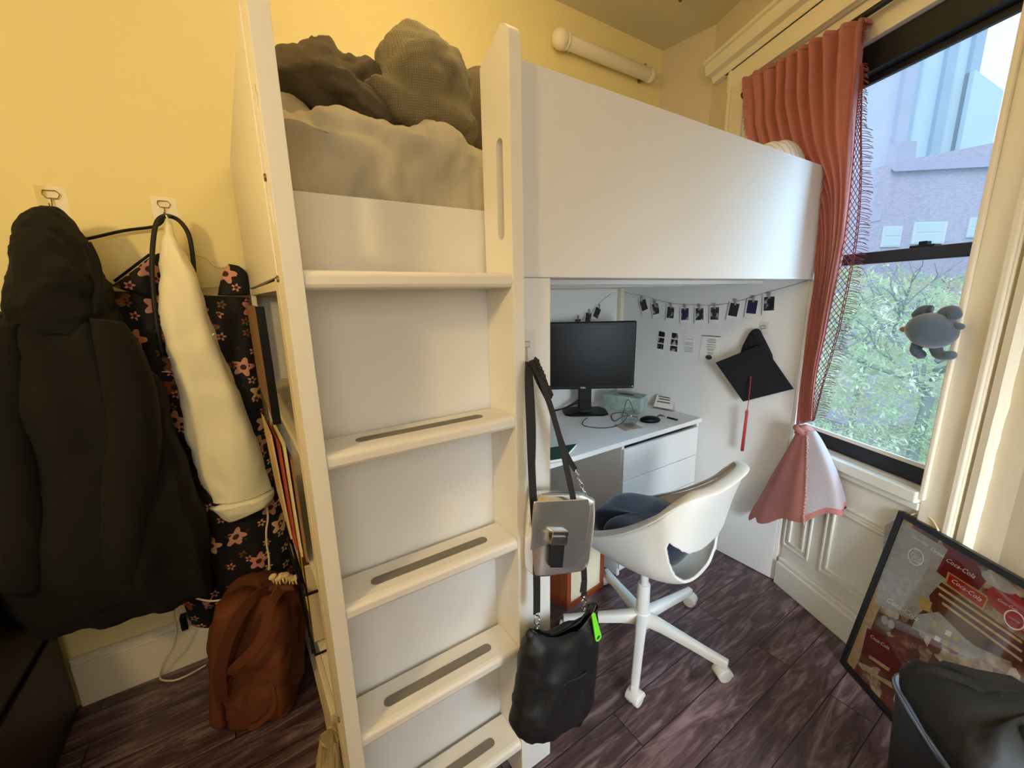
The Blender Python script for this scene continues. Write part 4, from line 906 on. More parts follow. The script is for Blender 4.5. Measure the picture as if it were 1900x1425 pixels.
# chain from silver bag up to the strap
def chain(b,p,q,n,r=.0062,w=.0016):
    for k in range(n):
        c=p.lerp(q,(k+.5)/n); d=(q-p).normalized(); a_=d.orthogonal().normalized(); 
        if k%2: a_=d.cross(a_)
        b.tube([c+d*(r*1.5*cos(2*PI*j/10))+a_*(r*.75*sin(2*PI*j/10)) for j in range(11)],w,n=5)
    return b
hb=at(984,672,1,.724)
e1=ps(1090,928,.70); e0=ps(1068,872,.705); part(chain(MB(),e0,e1,7),'chain',M['metal'],sb,smooth=True)
e2=ps(987,925,.70); part(chain(MB(),e2,e2+UP*.05,4,.004,.001),'chain',M['metal'],sb,smooth=True)
def strap(pts,w,th,mats,name,par,fl_=None,**k):
    b=MB(); P=spline([Vector(p) for p in pts],6); rings=[]
    for i,p in enumerate(P):
        t_=(P[min(i+1,len(P)-1)]-P[max(i-1,0)]).normalized(); a_=t_.cross(yn).normalized(); n_=a_.cross(t_)
        ww=w(i/(len(P)-1)) if callable(w) else w
        rings.append([p+a_*ww+n_*th,p-a_*ww+n_*th,p-a_*ww-n_*th,p+a_*ww-n_*th])
    b.loft(rings); return part(b,name,mats,par)
strap([hb+UP*.004+xr*.004,ps(996,700,.712),ps(1018,745,.706),ps(1035,800,.704),ps(1052,845,.704),e0],.0065,.0012,M['strap'],'shoulder_strap',sb)
b=MB(); rnd=random.Random(8); P_=spline([hb+UP*.004+xr*.006,ps(1000,700,.71),ps(1016,735,.706)],30)
for p in P_:
    for q_ in range(3): b.ell(p+xr*(.004+rnd.random()*.006)+UP*rnd.uniform(-.004,.004)+yn*(.003+rnd.random()*.004),.0038,None,6,4)
part(b,'ruffle',M['strap'],sb,smooth=True)
strap([hb-UP*.0,ps(988,720,.716),ps(992,800,.71),ps(990,880,.704),ps(986,915,.70),e2+UP*.02],.003,.001,M['strap'],'shoulder_strap',sb)
# black shoulder bag
YG=.665
bb_=thing('black_shoulder_bag','slouchy black nylon bag with lime tag hanging low on the front post','bag',ps(1020,1370,YG))
rows=[(986,1168,1104,1120,.02),(980,1182,1104,1150,.05),(973,1210,1103,1195,.075),(966,1250,1099,1240,.085),(958,1300,1094,1286,.09),(951,1330,1078,1318,.085),(952,1345,1060,1333,.07),(966,1362,1030,1355,.04),(979,1370,1008,1366,.012)]
b=MB(); rings=[]
for i,(xl,yl,xr_,yr,th) in enumerate(smoothrows(rows,6)):
    a_=ps(xl,yl,YG);b_2=ps(xr_,yr,YG);M_=(a_+b_2)/2;H=(b_2-a_)/2; v=i/42; ring=[]
    for k in range(48):
        t_=2*PI*k/48; q=M_+H*math.copysign(abs(cos(t_))**.8,cos(t_))+yn*(th*.5*sin(t_)*(1+.18*nz((cos(t_)*2.5,v*5,3))+.1*sin(cos(t_)*9+v*8)))
        sag=max(0,1-v/.22)*(1-abs(cos(t_))**2)*.055; q.z-=sag
        ring.append(q)
    rings.append(ring)
b.loft(rings,cap=False); crease(part(b,'bag_body',M['bagblk'],bb_,smooth=True,solid=.003),.022,.09,.006,.03)
# zip rims
rim=rings[0]; part(MB().tube([p+yn*.001 for p in rim[1:24]],.0022,n=6),'zip',mat('dark_zip',(60,60,64),.4),bb_,smooth=True)
part(MB().tube([p for p in rim[25:48]],.0022,n=6),'zip',M['strap'],bb_,smooth=True)
b=MB(); zp=[ps(x,y,YG-.048) for x,y in ((1047,1268),(1060,1262),(1075,1257),(1088,1247))]; b.tube(zp,.0035,n=8,smooth=4); b.box(zp[0].x-.006,zp[0].x,zp[0].y-.006,zp[0].y,zp[0].z-.003,zp[0].z+.004); part(b,'front_zip',M['strap'],bb_,smooth=True)
lp_=ps(996,1150,YG+.01); rp__=ps(1083,1118,YG+.01)
for c_ in (lp_,rp__):
    b=MB(); b.tube([c_+xr*.008*cos(2*PI*j/14)+UP*.012*sin(2*PI*j/14) for j in range(15)],.0018,n=6); b.tube([c_-UP*.018+xr*.006*cos(2*PI*j/14)+UP*.008*sin(2*PI*j/14) for j in range(15)],.0016,n=6); b.cyl(c_+UP*.012,c_+UP*.02,.003); part(b,'ring_clasp',M['metal'],bb_,smooth=True)
strap([hb-xr*.004,ps(981,720,.705),ps(984,800,.695),ps(988,900,.69),ps(994,1000,.685),ps(996,1080,.68),lp_+UP*.018],.0098,.001,M['strap'],'shoulder_strap',bb_)
strap([hb+xr*.002+UP*.004,ps(1008,715,.70),ps(1035,800,.69),ps(1054,880,.675),ps(1068,950,.668),ps(1080,1030,.672),ps(1084,1070,.675),rp__+UP*.018],lambda q:.0065+.003*q,.001,M['strap'],'shoulder_strap',bb_)
part(MB().hexa([ps(1075,1100,YG-.0),ps(1088,1098,YG),ps(1088,1098,YG+.012),ps(1075,1100,YG+.012),ps(1078,1078,YG),ps(1090,1077,YG),ps(1090,1077,YG+.012),ps(1078,1078,YG+.012)]),'strap_slider',M['metal'],bb_,bev=.002)
# lime tag
c_=ps(1100,1140,YG-.03); e_=ps(1109,1182,YG-.03); L1=MB(); d_=(e_-c_); ax_=yn
out=[]; side=d_.normalized().cross(yn)
for k in range(9): a_=PI*k/8; out.append(e_+side*.0105*cos(a_)+d_.normalized()*.010*sin(a_))
for k in range(5): a_=PI+PI*k/4; out.append(c_+side*.006*cos(a_)+d_.normalized()*.006*sin(a_))
part(MB().prism(out,yn*.004,[[e_+side*.006*cos(2*PI*k/14)+d_.normalized()*(.0065*sin(2*PI*k/14)-.001) for k in range(14)]]),'lime_tag',M['lime'],bb_,bev=.001)
part(MB().tube([c_,ps(1097,1132,YG-.02),ps(1092,1122,YG)],.003,n=8,smooth=3).ell(ps(1096,1126,YG-.01),(.012,.008,.007),None,12,8,0,lambda d:1+.3*sin(d.x*12)),'scrunchie',M['strap'],bb_,smooth=True)
# ============================================================ WOODEN BOX UNDER DESK
A=at(1054,1131,2,0); B=at(1121,1085,2,0); u=(B-A); u.z=0; L_=u.length; u.normalize(); v=Vector((-u.y,u.x,0)); Hb=.335
wb=thing('wooden_box','red-brown wooden box with cream front panel standing under the desk','box',A+u*L_/2+v*.12)
A0=A-u*.012
part(MB().hexa([A0+v*.006,A0+u*L_+v*.006,A0+u*L_+v*.26,A0+v*.26]+[p+UP*Hb for p in (A0+v*.006,A0+u*L_+v*.006,A0+u*L_+v*.26,A0+v*.26)]),'box_body',M['redwood'],wb,bev=.004)
def fr(u0,u1,z0,z1,o0,o1,mt,nm):
    p=[A0+u*u0-v*o1,A0+u*u1-v*o1,A0+u*u1-v*o0,A0+u*u0-v*o0]; part(MB().hexa([q+UP*z0 for q in p]+[q+UP*z1 for q in p]),nm,mt,wb,bev=.0015)
fr(.02,L_-.02,.02,Hb-.02,-.006,.001,M['creamcloth'],'front_panel')
fr(0,.024,.0,Hb,-.006,.006,M['redwood'],'frame_rail'); fr(L_-.024,L_,.0,Hb,-.006,.006,M['redwood'],'frame_rail'); fr(.024,L_-.024,0,.03,-.006,.006,M['redwood'],'frame_rail'); fr(.024,L_-.024,Hb-.03,Hb,-.006,.006,M['redwood'],'frame_rail')
# side cream panel to the left
part(MB().hexa([A0-u*.001+v*.03,A0+v*.03,A0+v*.23,A0-u*.001+v*.23]+[p+UP*(Hb-.04) for p in (A0-u*.001+v*.03,A0+v*.03,A0+v*.23,A0-u*.001+v*.23)]),'side_panel',M['redwood'],wb)
# ============================================================ WALL HOOKS, HANGERS, CLOTHES
def wallhook(px,py,lab,size=1.0):
    h=at(px,py,1,1.785); t=thing('wall_hook',lab,'hook',h); 
    part(MB().obox(h-UP*.012,xr*.032,yn*.0007,UP*.036),'adhesive_plate',M['plastic'],t)
    b=MB(); R_=[(-.012,.009),(.010,.010),(.016,.002),(.011,-.008),(-.009,-.008),(-.014,0),(-.012,.009)]
    b.tube([h+xr*x*size+UP*z*size+yn*.006 for x,z in R_],.0014,n=6); b.tube([h-UP*.008+yn*.006,h-UP*.022+yn*.010,h-UP*.036+yn*.020,h-UP*.038+yn*.032,h-UP*.028+yn*.038],.0016,n=6,smooth=3)
    part(b,'wire',M['brass'],t,smooth=True); return h
wallhook(95,362,'brass wire hook on a clear plate above the black hooded coat',1.2)
wallhook(304,380,'brass wire hook on a clear plate above the cream fleece',1.1)
# floral dress
fd=thing('floral_dress','black dress printed with pink and cream flowers hanging at the back','dress',at(400,1150,1,1.74))
b=MB(); cloth_loft(b,[(205,540,462,552,.03),(205,580,464,580,.05),(212,640,470,640,.06),(230,720,482,720,.07),(262,800,497,800,.075),(290,900,520,890,.085),(300,1000,540,985,.09),(310,1080,556,1080,.09),(322,1112,556,1100,.07)],1.72,60,6,.014,6,2,3,back=1.757)
part(b,'dress_skirt',M['floral'],fd,smooth=True)
b=MB(); cloth_loft(b,[(424,490,444,494,.02),(414,505,458,506,.03),(408,525,462,526,.035),(404,548,463,548,.04)],1.72,24,4,.006,3,4,back=1.757); part(b,'shoulder_strap',M['floral'],fd,smooth=True); b=MB(); cloth_loft(b,[(270,484,296,470,.02),(235,512,298,500,.03),(208,530,300,560,.04)],1.72,24,4,.006,3,7,back=1.757); part(b,'shoulder_strap',M['floral'],fd,smooth=True)
b=MB(); cloth_loft(b,[(330,1100,440,1100,.03),(345,1130,430,1122,.04),(352,1158,400,1155,.03)],1.735,24,4,.01,3,5,back=1.757); part(b,'hem_drape',M['floral'],fd,smooth=True)
# hangers
t=thing('black_hanger','thin black clothes hanger showing between the coat and the fleece','hanger',at(240,430,1,1.75))
b=MB(); b.tube([at(120,452,1,1.74),at(172,441,1,1.75),at(230,428,1,1.755),at(283,421,1,1.755),at(300,412,1,1.755),at(304,398,1,1.755)],.0045,n=8,smooth=4); b.tube([at(278,472,1,1.755),at(250,493,1,1.755),at(212,522,1,1.755)],.004,n=8,smooth=3); part(b,'hanger_bar',M['black'],t,smooth=True)
t=thing('white_hanger','white wire hanger holding the right shoulder of the floral dress','hanger',at(400,490,1,1.75))
b=MB(); b.tube([at(330,468,1,1.76),at(362,473,1,1.76),at(385,480,1,1.76),at(396,492,1,1.76),at(412,496,1,1.76),at(430,492,1,1.76)],.0026,n=8,smooth=4); b.tube([at(340,537,1,1.76),at(375,534,1,1.76),at(424,530,1,1.76)],.0022,n=8); part(b,'hanger_wire',M['cord'],t,smooth=True)
# cream fleece
YC=1.66
cf=thing('cream_fleece_jacket','cream fleece hung from the second hook by its hood, one sleeve dangling','jacket',at(430,960,1,YC))
b=MB(); cloth_loft(b,[(305,397,312,397,.012),(300,415,321,415,.03),(294,447,334,445,.05),(291,490,360,490,.065),(292,536,378,532,.075),(297,600,396,596,.08),(304,648,412,640,.085),(320,700,438,700,.085),(334,760,460,755,.085),(345,820,480,810,.08),(368,890,500,876,.075),(384,930,508,905,.07)],YC,56,6,.012,3,11,2,wr=.002)
crease(part(b,'sleeve',M['shirt'],cf,smooth=True),.022,.16,.004,.03)
b=MB(); cloth_loft(b,[(386,935,508,906,.078),(405,952,509,914,.074),(420,962,507,919,.066)],YC-.002,48,4,.006,4,3); part(b,'cuff',M['shirt'],cf,smooth=True)
b=MB(); cloth_loft(b,[(380,925,500,915,.05),(392,960,488,945,.05),(412,990,474,970,.05),(432,1010,458,998,.04)],YC+.05,48,4,.01,3,13); part(b,'hem',M['shirt'],cf,smooth=True)
sp_=[at(x,y,1,YC-.048-.006*sin(i)) for i,(x,y) in enumerate(((312,664),(330,660),(350,650),(375,636),(398,619)))]
part(MB().tube(sp_,.0022,n=6,smooth=5),'seam',M['shirt'],cf,smooth=True)
t=thing('bag_strap','black bag strap loop draped around the hanging cream fleece','cord',at(300,500,1,1.70))  # strap of a bag, looped round the fleece
b=MB(); b.tube([at(x,y,1,1.655+(0.04 if x>310 else 0)) for x,y in ((303,660),(294,620),(286,560),(282,500),(284,450),(290,415),(302,402),(318,402),(335,412),(350,435),(357,470),(360,505))],.0065,n=10,smooth=5); part(b,'cord_loop',M['strap'],t,smooth=True)
# black hooded coat
YK=1.60
kc=thing('black_hooded_coat','long black hooded fleece coat hanging from the left hook','coat',at(180,1150,1,YK))
b=MB(); cloth_loft(b,[(88,378,104,378,.02),(62,384,122,386,.06),(38,405,143,412,.10),(24,432,158,440,.13),(18,460,170,468,.15),(24,488,186,492,.16),(26,510,200,512,.17),(20,535,212,530,.17),(14,560,216,556,.16),(10,590,222,590,.14),(6,620,228,620,.12)],YK,60,6,.012,3,21,3)
crease(part(b,'hood',M['coat'],kc,smooth=True),.035,.14,.008,.03)
# hood opening edge roll
b=MB(); b.tube([at(x,y,1,YK-.085) for x,y in ((52,470),(55,530),(62,580),(85,600),(115,607),(150,602),(172,585),(182,540),(178,490),(160,450))],.010,n=10,smooth=5); part(b,'hood_edge',M['coat'],kc,smooth=True)
b=MB(); cloth_loft(b,[(-25,575,232,560,.08),(-60,610,245,605,.13),(-80,680,282,670,.16),(-90,760,322,750,.18),(-95,850,352,840,.18),(-95,940,384,930,.18),(-70,1020,398,1005,.17),(-30,1090,402,1060,.15),(40,1165,395,1092,.10),(112,1163,345,1102,.06)],YK,72,6,.020,4,31,2,back=1.762)
crease(part(b,'coat_body',M['coat'],kc,smooth=True),.05,.2,.01,.04)
b=MB(); cloth_loft(b,[(170,590,230,600,.05),(180,640,262,650,.08),(195,720,290,730,.09),(205,800,300,820,.09),(190,900,290,920,.085),(185,1000,280,1010,.08),(190,1060,270,1065,.06)],YK-.095,40,6,.014,2,41,2); part(b,'sleeve',M['coat'],kc,smooth=True)
b=MB(); cloth_loft(b,[(-60,620,40,600,.05),(-70,700,62,690,.09),(-60,800,80,800,.10),(-40,900,96,900,.10),(-20,1000,100,1000,.09),(0,1080,90,1080,.06)],YK-.10,40,6,.014,2,51,2); part(b,'sleeve',M['coat'],kc,smooth=True)
part(MB().cyl(at(300,690,1,1.60),at(318,691,1,1.60),.0018,n=6),'zip_pull',M['metal'],kc)
# outlet plug
pl=at(342,1152,1,1.775); o=MB().box(pl.x-.010,pl.x+.010,1.755,1.786,pl.z-.028,pl.z+.028).build('wall_plug',M['black'],bev=.003); tag(o,'small black plug on the wall above the baseboard left of the backpack','plug')
# cords
o=MB().tube([at(x,y,1,Y) for x,y,Y in ((486,900,1.66),(494,930,1.64),(497,960,1.63),(494,985,1.62),(495,1010,1.61),(499,1035,1.60),(499,1058,1.58))],.0034,n=8,smooth=5).build('white_cable',M['cord'],smooth=True); tag(o,'white cable hanging straight down beside the dress to the backpack','cable')
p0=[(328,1092,1.60),(345,1100,1.58),(365,1110,1.57),(390,1115,1.56),(415,1112,1.55),(432,1102,1.54)]
o=MB().tube([at(x,y,1,Y) for x,y,Y in p0],.0032,n=8,smooth=5).build('white_cable',M['cord'],smooth=True); tag(o,'white cable curving from under the coat to the top of the backpack','cable')
pts=[at(x,y,1,Y) for x,y,Y in ((322,1100,1.62),(323,1140,1.65),(327,1170,1.68),(322,1200,1.70),(310,1220,1.72),(300,1240,1.73))]+[at(297,1256,2,.006),at(302,1262,2,.006),at(325,1262,2,.006),at(350,1252,2,.006),at(382,1234,2,.006)]
o=MB().tube(pts,.0032,n=8,smooth=6).build('white_cable',M['cord'],smooth=True); tag(o,'white cable looping past the baseboard onto the floor left of the backpack','cable')
# ============================================================ BACKPACK
YP=1.50
bp_=thing('backpack','slumped rust brown canvas backpack on the floor beside the shelves','backpack',at(460,1350,2,0))
def bprow(): return [(478,1066,545,1076,.05),(440,1085,560,1085,.10),(408,1115,568,1110,.14),(390,1150,570,1140,.16),(382,1185,571,1175,.18),(380,1215,570,1205,.18),(384,1245,566,1235,.18),(388,1275,552,1268,.17),(392,1300,535,1296,.14),(394,1318,515,1316,.09)]
b=MB(); cloth_loft(b,bprow(),YP,80,6,.020,4,61,2,wr=.004); 
for v_ in b.v: v_.z=max(v_.z,.004)
crease(part(b,'pack_body',M['rust'],bp_,smooth=True),.03,.14,.008,.035)
b=MB(); cloth_loft(b,[(400,1130,470,1095,.05),(390,1180,462,1140,.06),(388,1240,440,1190,.07),(388,1290,420,1260,.06),(388,1330,424,1330,.05)],YP-.09,36,6,.010,3,71,2)
for v_ in b.v: v_.z=max(v_.z,.004)
part(b,'front_pocket',M['rust'],bp_,smooth=True)
def bpt(x,y,Y): return at(x,y,1,Y)
strap([bpt(505,1090,1.36),bpt(470,1110,1.33),bpt(440,1150,1.31),bpt(418,1200,1.30),bpt(408,1250,1.30),bpt(412,1300,1.32)],.016,.004,M['rust2'],'shoulder_strap',bp_)
strap([bpt(520,1092,1.34),bpt(500,1125,1.31),bpt(490,1170,1.30),bpt(470,1205,1.29),bpt(440,1235,1.29),bpt(425,1250,1.31)],.014,.004,M['rust'],'shoulder_strap',bp_)
strap([bpt(500,1265,1.33),bpt(508,1300,1.32),bpt(500,1325,1.31),bpt(478,1345,1.31),bpt(460,1352,1.31)],.008,.002,M['rust'],'webbing_tail',bp_)
b=MB(); b.hexa([bpt(497,1098,1.335),bpt(548,1096,1.335),bpt(552,1100,1.42),bpt(500,1100,1.42),bpt(500,1085,1.345),bpt(545,1084,1.345),bpt(548,1084,1.42),bpt(503,1085,1.42)]); part(b,'top_flap',M['rust'],bp_,bev=.006)
b=MB(); rnd=random.Random(4)
for k in range(8):
    c_=bpt(506+k*6,1070+4*sin(k*1.3),1.40); b.ell(c_,(.013,.012,.008),Matrix.Rotation(rnd.uniform(-.6,.6),3,'Y'),12,8)
    if k%1==0: b.tube([c_,c_-UP*.012+yn*.015,c_-UP*.026+yn*.012+xr*rnd.uniform(-.006,.006)],lambda q:.004*(1-.5*q),n=6,smooth=3)
o=b.build('hair_claw_clip',mat('cream_plastic',(232,206,150),.35),smooth=True); tag(o,'cream toothed hair clip resting on top of the backpack','hair clip')
# ============================================================ THINGS IN THE LEFT SHELVES
t=thing('picture_board','brown wooden board with black edge sticking out of the upper shelf','board',(.02,1.25,1.10))
part(MB().hexa([(.024,.985,1.10),(.036,.985,1.10),(.024,1.50,1.10),(.012,1.50,1.10),(.024,.985,1.345),(.036,.985,1.345),(.024,1.50,1.345),(.012,1.50,1.345)]),'board',mat('weathered_wood',(120,86,48),.7,var=.4,vscale=12,bump=.4,bscale=30),t)
part(MB().hexa([(.022,.978,1.098),(.038,.978,1.098),(.038,.985,1.098),(.022,.985,1.098),(.022,.978,1.347),(.038,.978,1.347),(.038,.985,1.347),(.022,.985,1.347)]),'black_edge',M['black'],t)
for i,(x,c,lab,y0,y1,z1,tp) in enumerate(((.026,(206,180,130),'cream paper folder leaning outermost on the middle shelf',1.12,1.46,1.03,-.010),(.033,(160,60,40),'red edged paper folder behind the outermost one on the middle shelf',1.06,1.40,1.02,-.004),(.040,(224,204,150),'tall cream folder in the middle of the middle shelf',1.02,1.38,1.035,-.002),(.048,(150,110,70),'tan folder innermost on the middle shelf',.99,1.36,1.0,0))):
    sl=-.029/.93*(y1-y0)
    o=MB().hexa([(x,y0,.746),(x+.004,y0,.746),(x+.004+sl,y1,.746),(x+sl,y1,.746),(x+tp,y0+.02,z1),(x+.004+tp,y0+.02,z1),(x+.004+sl+tp,y1,z1-.02),(x+sl+tp,y1,z1-.02)]).build('paper_folder',mat('folder%d'%i,c,.7,var=.2,vscale=20)); tag(o,lab,'folder','folders on the middle shelf')
t=thing('magazine_rack','dark wire magazine rack on the lower shelf','magazine rack',(.10,1.2,.43))
b=MB(); rk=[(.040,1.05),(.030,1.40),(.24,1.40),(.24,1.05),(.040,1.05)]
b.tube([(x,y,.62) for x,y in rk],.004,n=8); b.tube([(x,y,.435) for x,y in rk],.003,n=8)
for k in range(6): y=1.06+k*.066; b.tube([(.035,y,.435),(.035,y,.62)],.002,n=6)
b.tube([(.038,1.10,.62),(.026,1.12,.655),(.022,1.3,.655),(.032,1.32,.62)],.003,n=8,smooth=4)
part(b,'wire_frame',M['black'],t,smooth=True)
for i,(y,c,lab) in enumerate(((1.09,(210,190,150),'pale magazine nearest the front of the wire rack'),(1.16,(90,50,30),'brown magazine in the wire rack'),(1.23,(210,196,90),'yellow-green magazine in the middle of the wire rack'),(1.30,(60,60,40),'dark olive magazine in the wire rack'),(1.36,(196,110,90),'pink magazine at the back of the wire rack'))):
    o=MB().hexa([(.044,y,.440),(.23,y,.440),(.23,y+.008,.440),(.044,y+.008,.440),(.046,y-.012,.68),(.23,y-.012,.68),(.23,y-.004,.68),(.046,y-.004,.68)]).build('magazine',mat('mag%d'%i,c,.4),bev=.001); tag(o,lab,'magazine','magazines in the wire rack')
o=MB().hexa([(.052,.98,.040),(.25,.98,.040),(.25,1.20,.040),(.045,1.20,.040),(.052,.98,.30),(.25,.98,.30),(.25,1.20,.30),(.045,1.20,.30)]).build('cardboard_box',M['creamcloth'],bev=.003); tag(o,'cream cardboard box on the bottom shelf','box')
# crumpled bag
b=MB(); rings=[]; rnd=random.Random(2)
for i in range(22):
    v=i/21; z=.30*v+.003; c_=Vector((-.005+.045*v,.86+.06*v,z)); r_=.055*(1-.75*v)+.008; rings.append([c_+Vector((cos(2*PI*k/40),sin(2*PI*k/40)*1.2,0))*r_*(1+.35*nz((cos(2*PI*k/40)*2.2,sin(2*PI*k/40)*2.2,v*5))+.18*nz((cos(2*PI*k/40)*7,sin(2*PI*k/40)*7,v*12)))+UP*.012*nz((k*.3,v*6,1)) for k in range(40)])
m_=mat('crinkled_plastic',(150,134,100),.3,bump=.6,bscale=30,bdist=.01); 
o=MB().loft(rings).build('plastic_bag',m_,smooth=False); tag(o,'crumpled olive plastic bag on the floor against the shelf unit','plastic bag')
# ============================================================ POSTER
PBL=at(1560,1226,2,.004); PD=Vector((-.560,-.8285,0)).normalized(); PNh=Vector((PD.y,-PD.x,0)); PNh=PNh if PNh.x>0 else -PNh  # away from viewer
Wp,Hp=.93,.625; lean=.105
PU=(UP*math.sqrt(Hp*Hp-lean*lean)+PNh*lean).normalized(); PN=PD.cross(PU); PN=PN if PN.dot(PNh)<0 else -PN
PBL=PBL+Vector((-.004,0,0))
def po(u,v,o_=0): return PBL+PD*u+PU*v+PN*o_
def puv(px,py): q=atp(px,py,PBL,PN)-PBL; return q.dot(PD),q.dot(PU)
ps_=thing('framed_poster','black framed poster collage of red and white soda signs leaning under the window','poster',PBL)
def pbx(b,u0,u1,v0,v1,o0,o1,mi=0): return b.hexa([po(u0,v0,o0),po(u1,v0,o0),po(u1,v0,o1),po(u0,v0,o1),po(u0,v1,o0),po(u1,v1,o0),po(u1,v1,o1),po(u0,v1,o1)],mi)
b=MB(); F_=.018
pbx(b,0,Wp,0,F_,-.015,.004);pbx(b,0,Wp,Hp-F_,Hp,-.015,.004);pbx(b,0,F_,F_,Hp-F_,-.015,.004);pbx(b,Wp-F_,Wp,F_,Hp-F_,-.015,.004); part(b,'frame',M['frameblk'],ps_,bev=.001)
m_,t_,b_=nt('collage_ground'); n_=t_.nodes; l_=t_.links; tc_=n_.new('ShaderNodeTexCoord'); v_=n_.new('ShaderNodeTexVoronoi'); v_.inputs['Scale'].default_value=22; v_.distance='CHEBYCHEV'; l_.new(tc_.outputs['Object'],v_.inputs['Vector'])
nn_=n_.new('ShaderNodeTexNoise'); nn_.inputs['Scale'].default_value=60; nn_.inputs['Detail'].default_value=5; l_.new(tc_.outputs['Object'],nn_.inputs['Vector'])
s_=n_.new('ShaderNodeSeparateColor'); l_.new(v_.outputs['Color'],s_.inputs[0]); a_=n_.new('ShaderNodeMath'); a_.operation='ADD'; l_.new(s_.outputs[0],a_.inputs[0]); l_.new(nn_.outputs['Fac'],a_.inputs[1]); h_=n_.new('ShaderNodeMath'); h_.operation='MULTIPLY'; h_.inputs[1].default_value=.6; l_.new(a_.outputs[0],h_.inputs[0])
rp=n_.new('ShaderNodeValToRGB'); e=rp.color_ramp.elements; e[0].position=.15; e[0].color=S((40,26,20)); e[1].position=.95; e[1].color=S((190,176,156)); 
for p,c in ((.35,(92,62,42)),(.55,(112,52,40)),(.72,(134,110,86))): k=e.new(p); k.color=S(c)
l_.new(h_.outputs[0],rp.inputs[0]); l_.new(rp.outputs[0],b_.inputs['Base Color']); b_.inputs['Roughness'].default_value=.06; b_.inputs['Coat Weight'].default_value=.6
pr=part(pbx(MB(),F_,Wp-F_,F_,Hp-F_,-.012,-.004),'print',m_,ps_)
def pm(n,c,r=.12): return mat(n,c,r,coat=.3,var=.35,vscale=55)
red=pm('sign_red',(142,30,26)); dred=pm('sign_dark_red',(96,22,22)); wht=pm('sign_white',(222,214,204)); brn=pm('bottle_brown',(78,38,24)); gry=pm('print_glare_grey',(150,148,144)); tanm=pm('print_tan',(176,150,110)); gold=pm('print_gold',(170,140,84))
ART=[red,dred,wht,brn,gry,tanm,gold]
b=MB(); LV=[0]
def lay(): LV[0]+=1; return -.0038+.00006*LV[0]
def poly(pxs,mi): o_=lay(); b.add([po(*puv(x,y),o_) for x,y in pxs],[tuple(range(len(pxs)))],mi)
def ellp(px,py,ru,rv,mi,n=28):
    o_=lay(); u,v=puv(px,py); b.add([po(u+ru*cos(2*PI*k/n),v+rv*sin(2*PI*k/n),o_) for k in range(n)],[tuple(range(n))],mi)
def quad(u0,u1,v0,v1,mi): o_=lay(); b.add([po(u0,v0,o_),po(u1,v0,o_),po(u1,v1,o_),po(u0,v1,o_)],[(0,1,2,3)],mi)
quad(F_,.052,F_,Hp-F_,5)
poly([(1640,975),(1662,962),(1790,1040),(1760,1085),(1690,1150),(1625,1120)],4)  # grey window reflection, painted into the print
poly([(1762,1010),(1800,1035),(1830,1075),(1800,1110),(1735,1060)],1)
ellp(1697,1033,.030,.032,4); ellp(1697,1033,.025,.027,2); ellp(1697,1033,.022,.024,4)
poly([(1757,1060),(1833,1108),(1822,1133),(1750,1083)],6); poly([(1760,1064),(1829,1109),(1820,1128),(1754,1082)],0)
poly([(1745,1080),(1900,1190),(1900,1240),(1800,1195),(1730,1145),(1722,1105)],3)
poly([(1705,1105),(1728,1118),(1722,1135),(1700,1128)],6)
for k in range(3): poly([(1735+k*6,1082+k*17),(1895,1190+k*17),(1893,1194+k*17),(1733+k*6,1086+k*17)],5)
ellp(1866,1118,.045,.035,0); ellp(1880,1150,.022,.024,2); ellp(1880,1150,.019,.021,0)
ellp(1850,1080,.04,.018,4)
poly([(1700,1140),(1740,1135),(1790,1185),(1830,1215),(1800,1225),(1740,1190),(1690,1165)],4)
for (x,y) in ((1728,1150),(1742,1158),(1755,1168),(1735,1178),(1750,1186),(1768,1196),(1770,1178)): poly([(x,y),(x+10,y+6),(x+6,y+14),(x-4,y+8)],2 if (x%2) else 5)
for (x,y) in ((1640,1150),(1652,1158)): ellp(x,y,.012,.014,4)
poly([(1608,1165),(1640,1180),(1676,1238),(1650,1258),(1597,1210)],1); poly([(1612,1215),(1650,1240),(1648,1246),(1610,1220)],5)
for k in range(4): poly([(1600+k*8,1238+k*5),(1670+k*3,1275+k*5),(1669+k*3,1278+k*5),(1599+k*8,1241+k*5)],5)
for k in range(14): 
    u_=.42+k*.028; o_=lay(); b.add([po(u_+.008*cos(q*PI/6),.20-.002*k+.008*sin(q*PI/6),o_) for q in range(12)],[tuple(range(12))],2 if k%2 else 0)
for k in range(7):   # bottles toward the right end
    u_=.50+k*.055; o_=lay(); b.add([po(u_+x,.30+y,o_) for x,y in ((-.012,0),(.012,0),(.013,.05),(.005,.08),(.005,.10),(-.005,.10),(-.005,.08),(-.013,.05))],[tuple(range(8))],3 if k%2 else 2)
part(b,'collage_signs',ART,ps_)
b=MB()
def ptext(s_,x0,y0,x1,y1,mi,sz=None,sh=.35):
    u0,v0=puv(x0,y0);u1,v1=puv(x1,y1); ux=(PD*(u1-u0)+PU*(v1-v0)); c_=po((u0+u1)/2,(v0+v1)/2,-.0015); L_=ux.length; uy=PN.cross(ux).normalized(); uy=uy if uy.z>0 else -uy
    size=sz or L_/(len(s_)*.52)
    b.text(s_,c_,ux,uy,size,mi,sh,0)
ptext('Coca-Cola',1762,1074,1822,1115,0)
ptext('Drink',1724,1016,1752,1034,0); ptext('Coca-Cola',1752,1036,1810,1072,0)
ptext('Coca-Cola',1642,1110,1704,1150,0)
ptext('Coca',1688,1026,1708,1038,0); ptext('Cola',1688,1034,1708,1046,0)
ptext('Coca-Cola',1690,993,1722,1013,0)
ptext('Coca-Cola',1870,1143,1892,1157,0); ptext('Coca-Cola',1848,1110,1888,1134,0)
ptext('Coca-Cola',1612,1178,1650,1204,0)
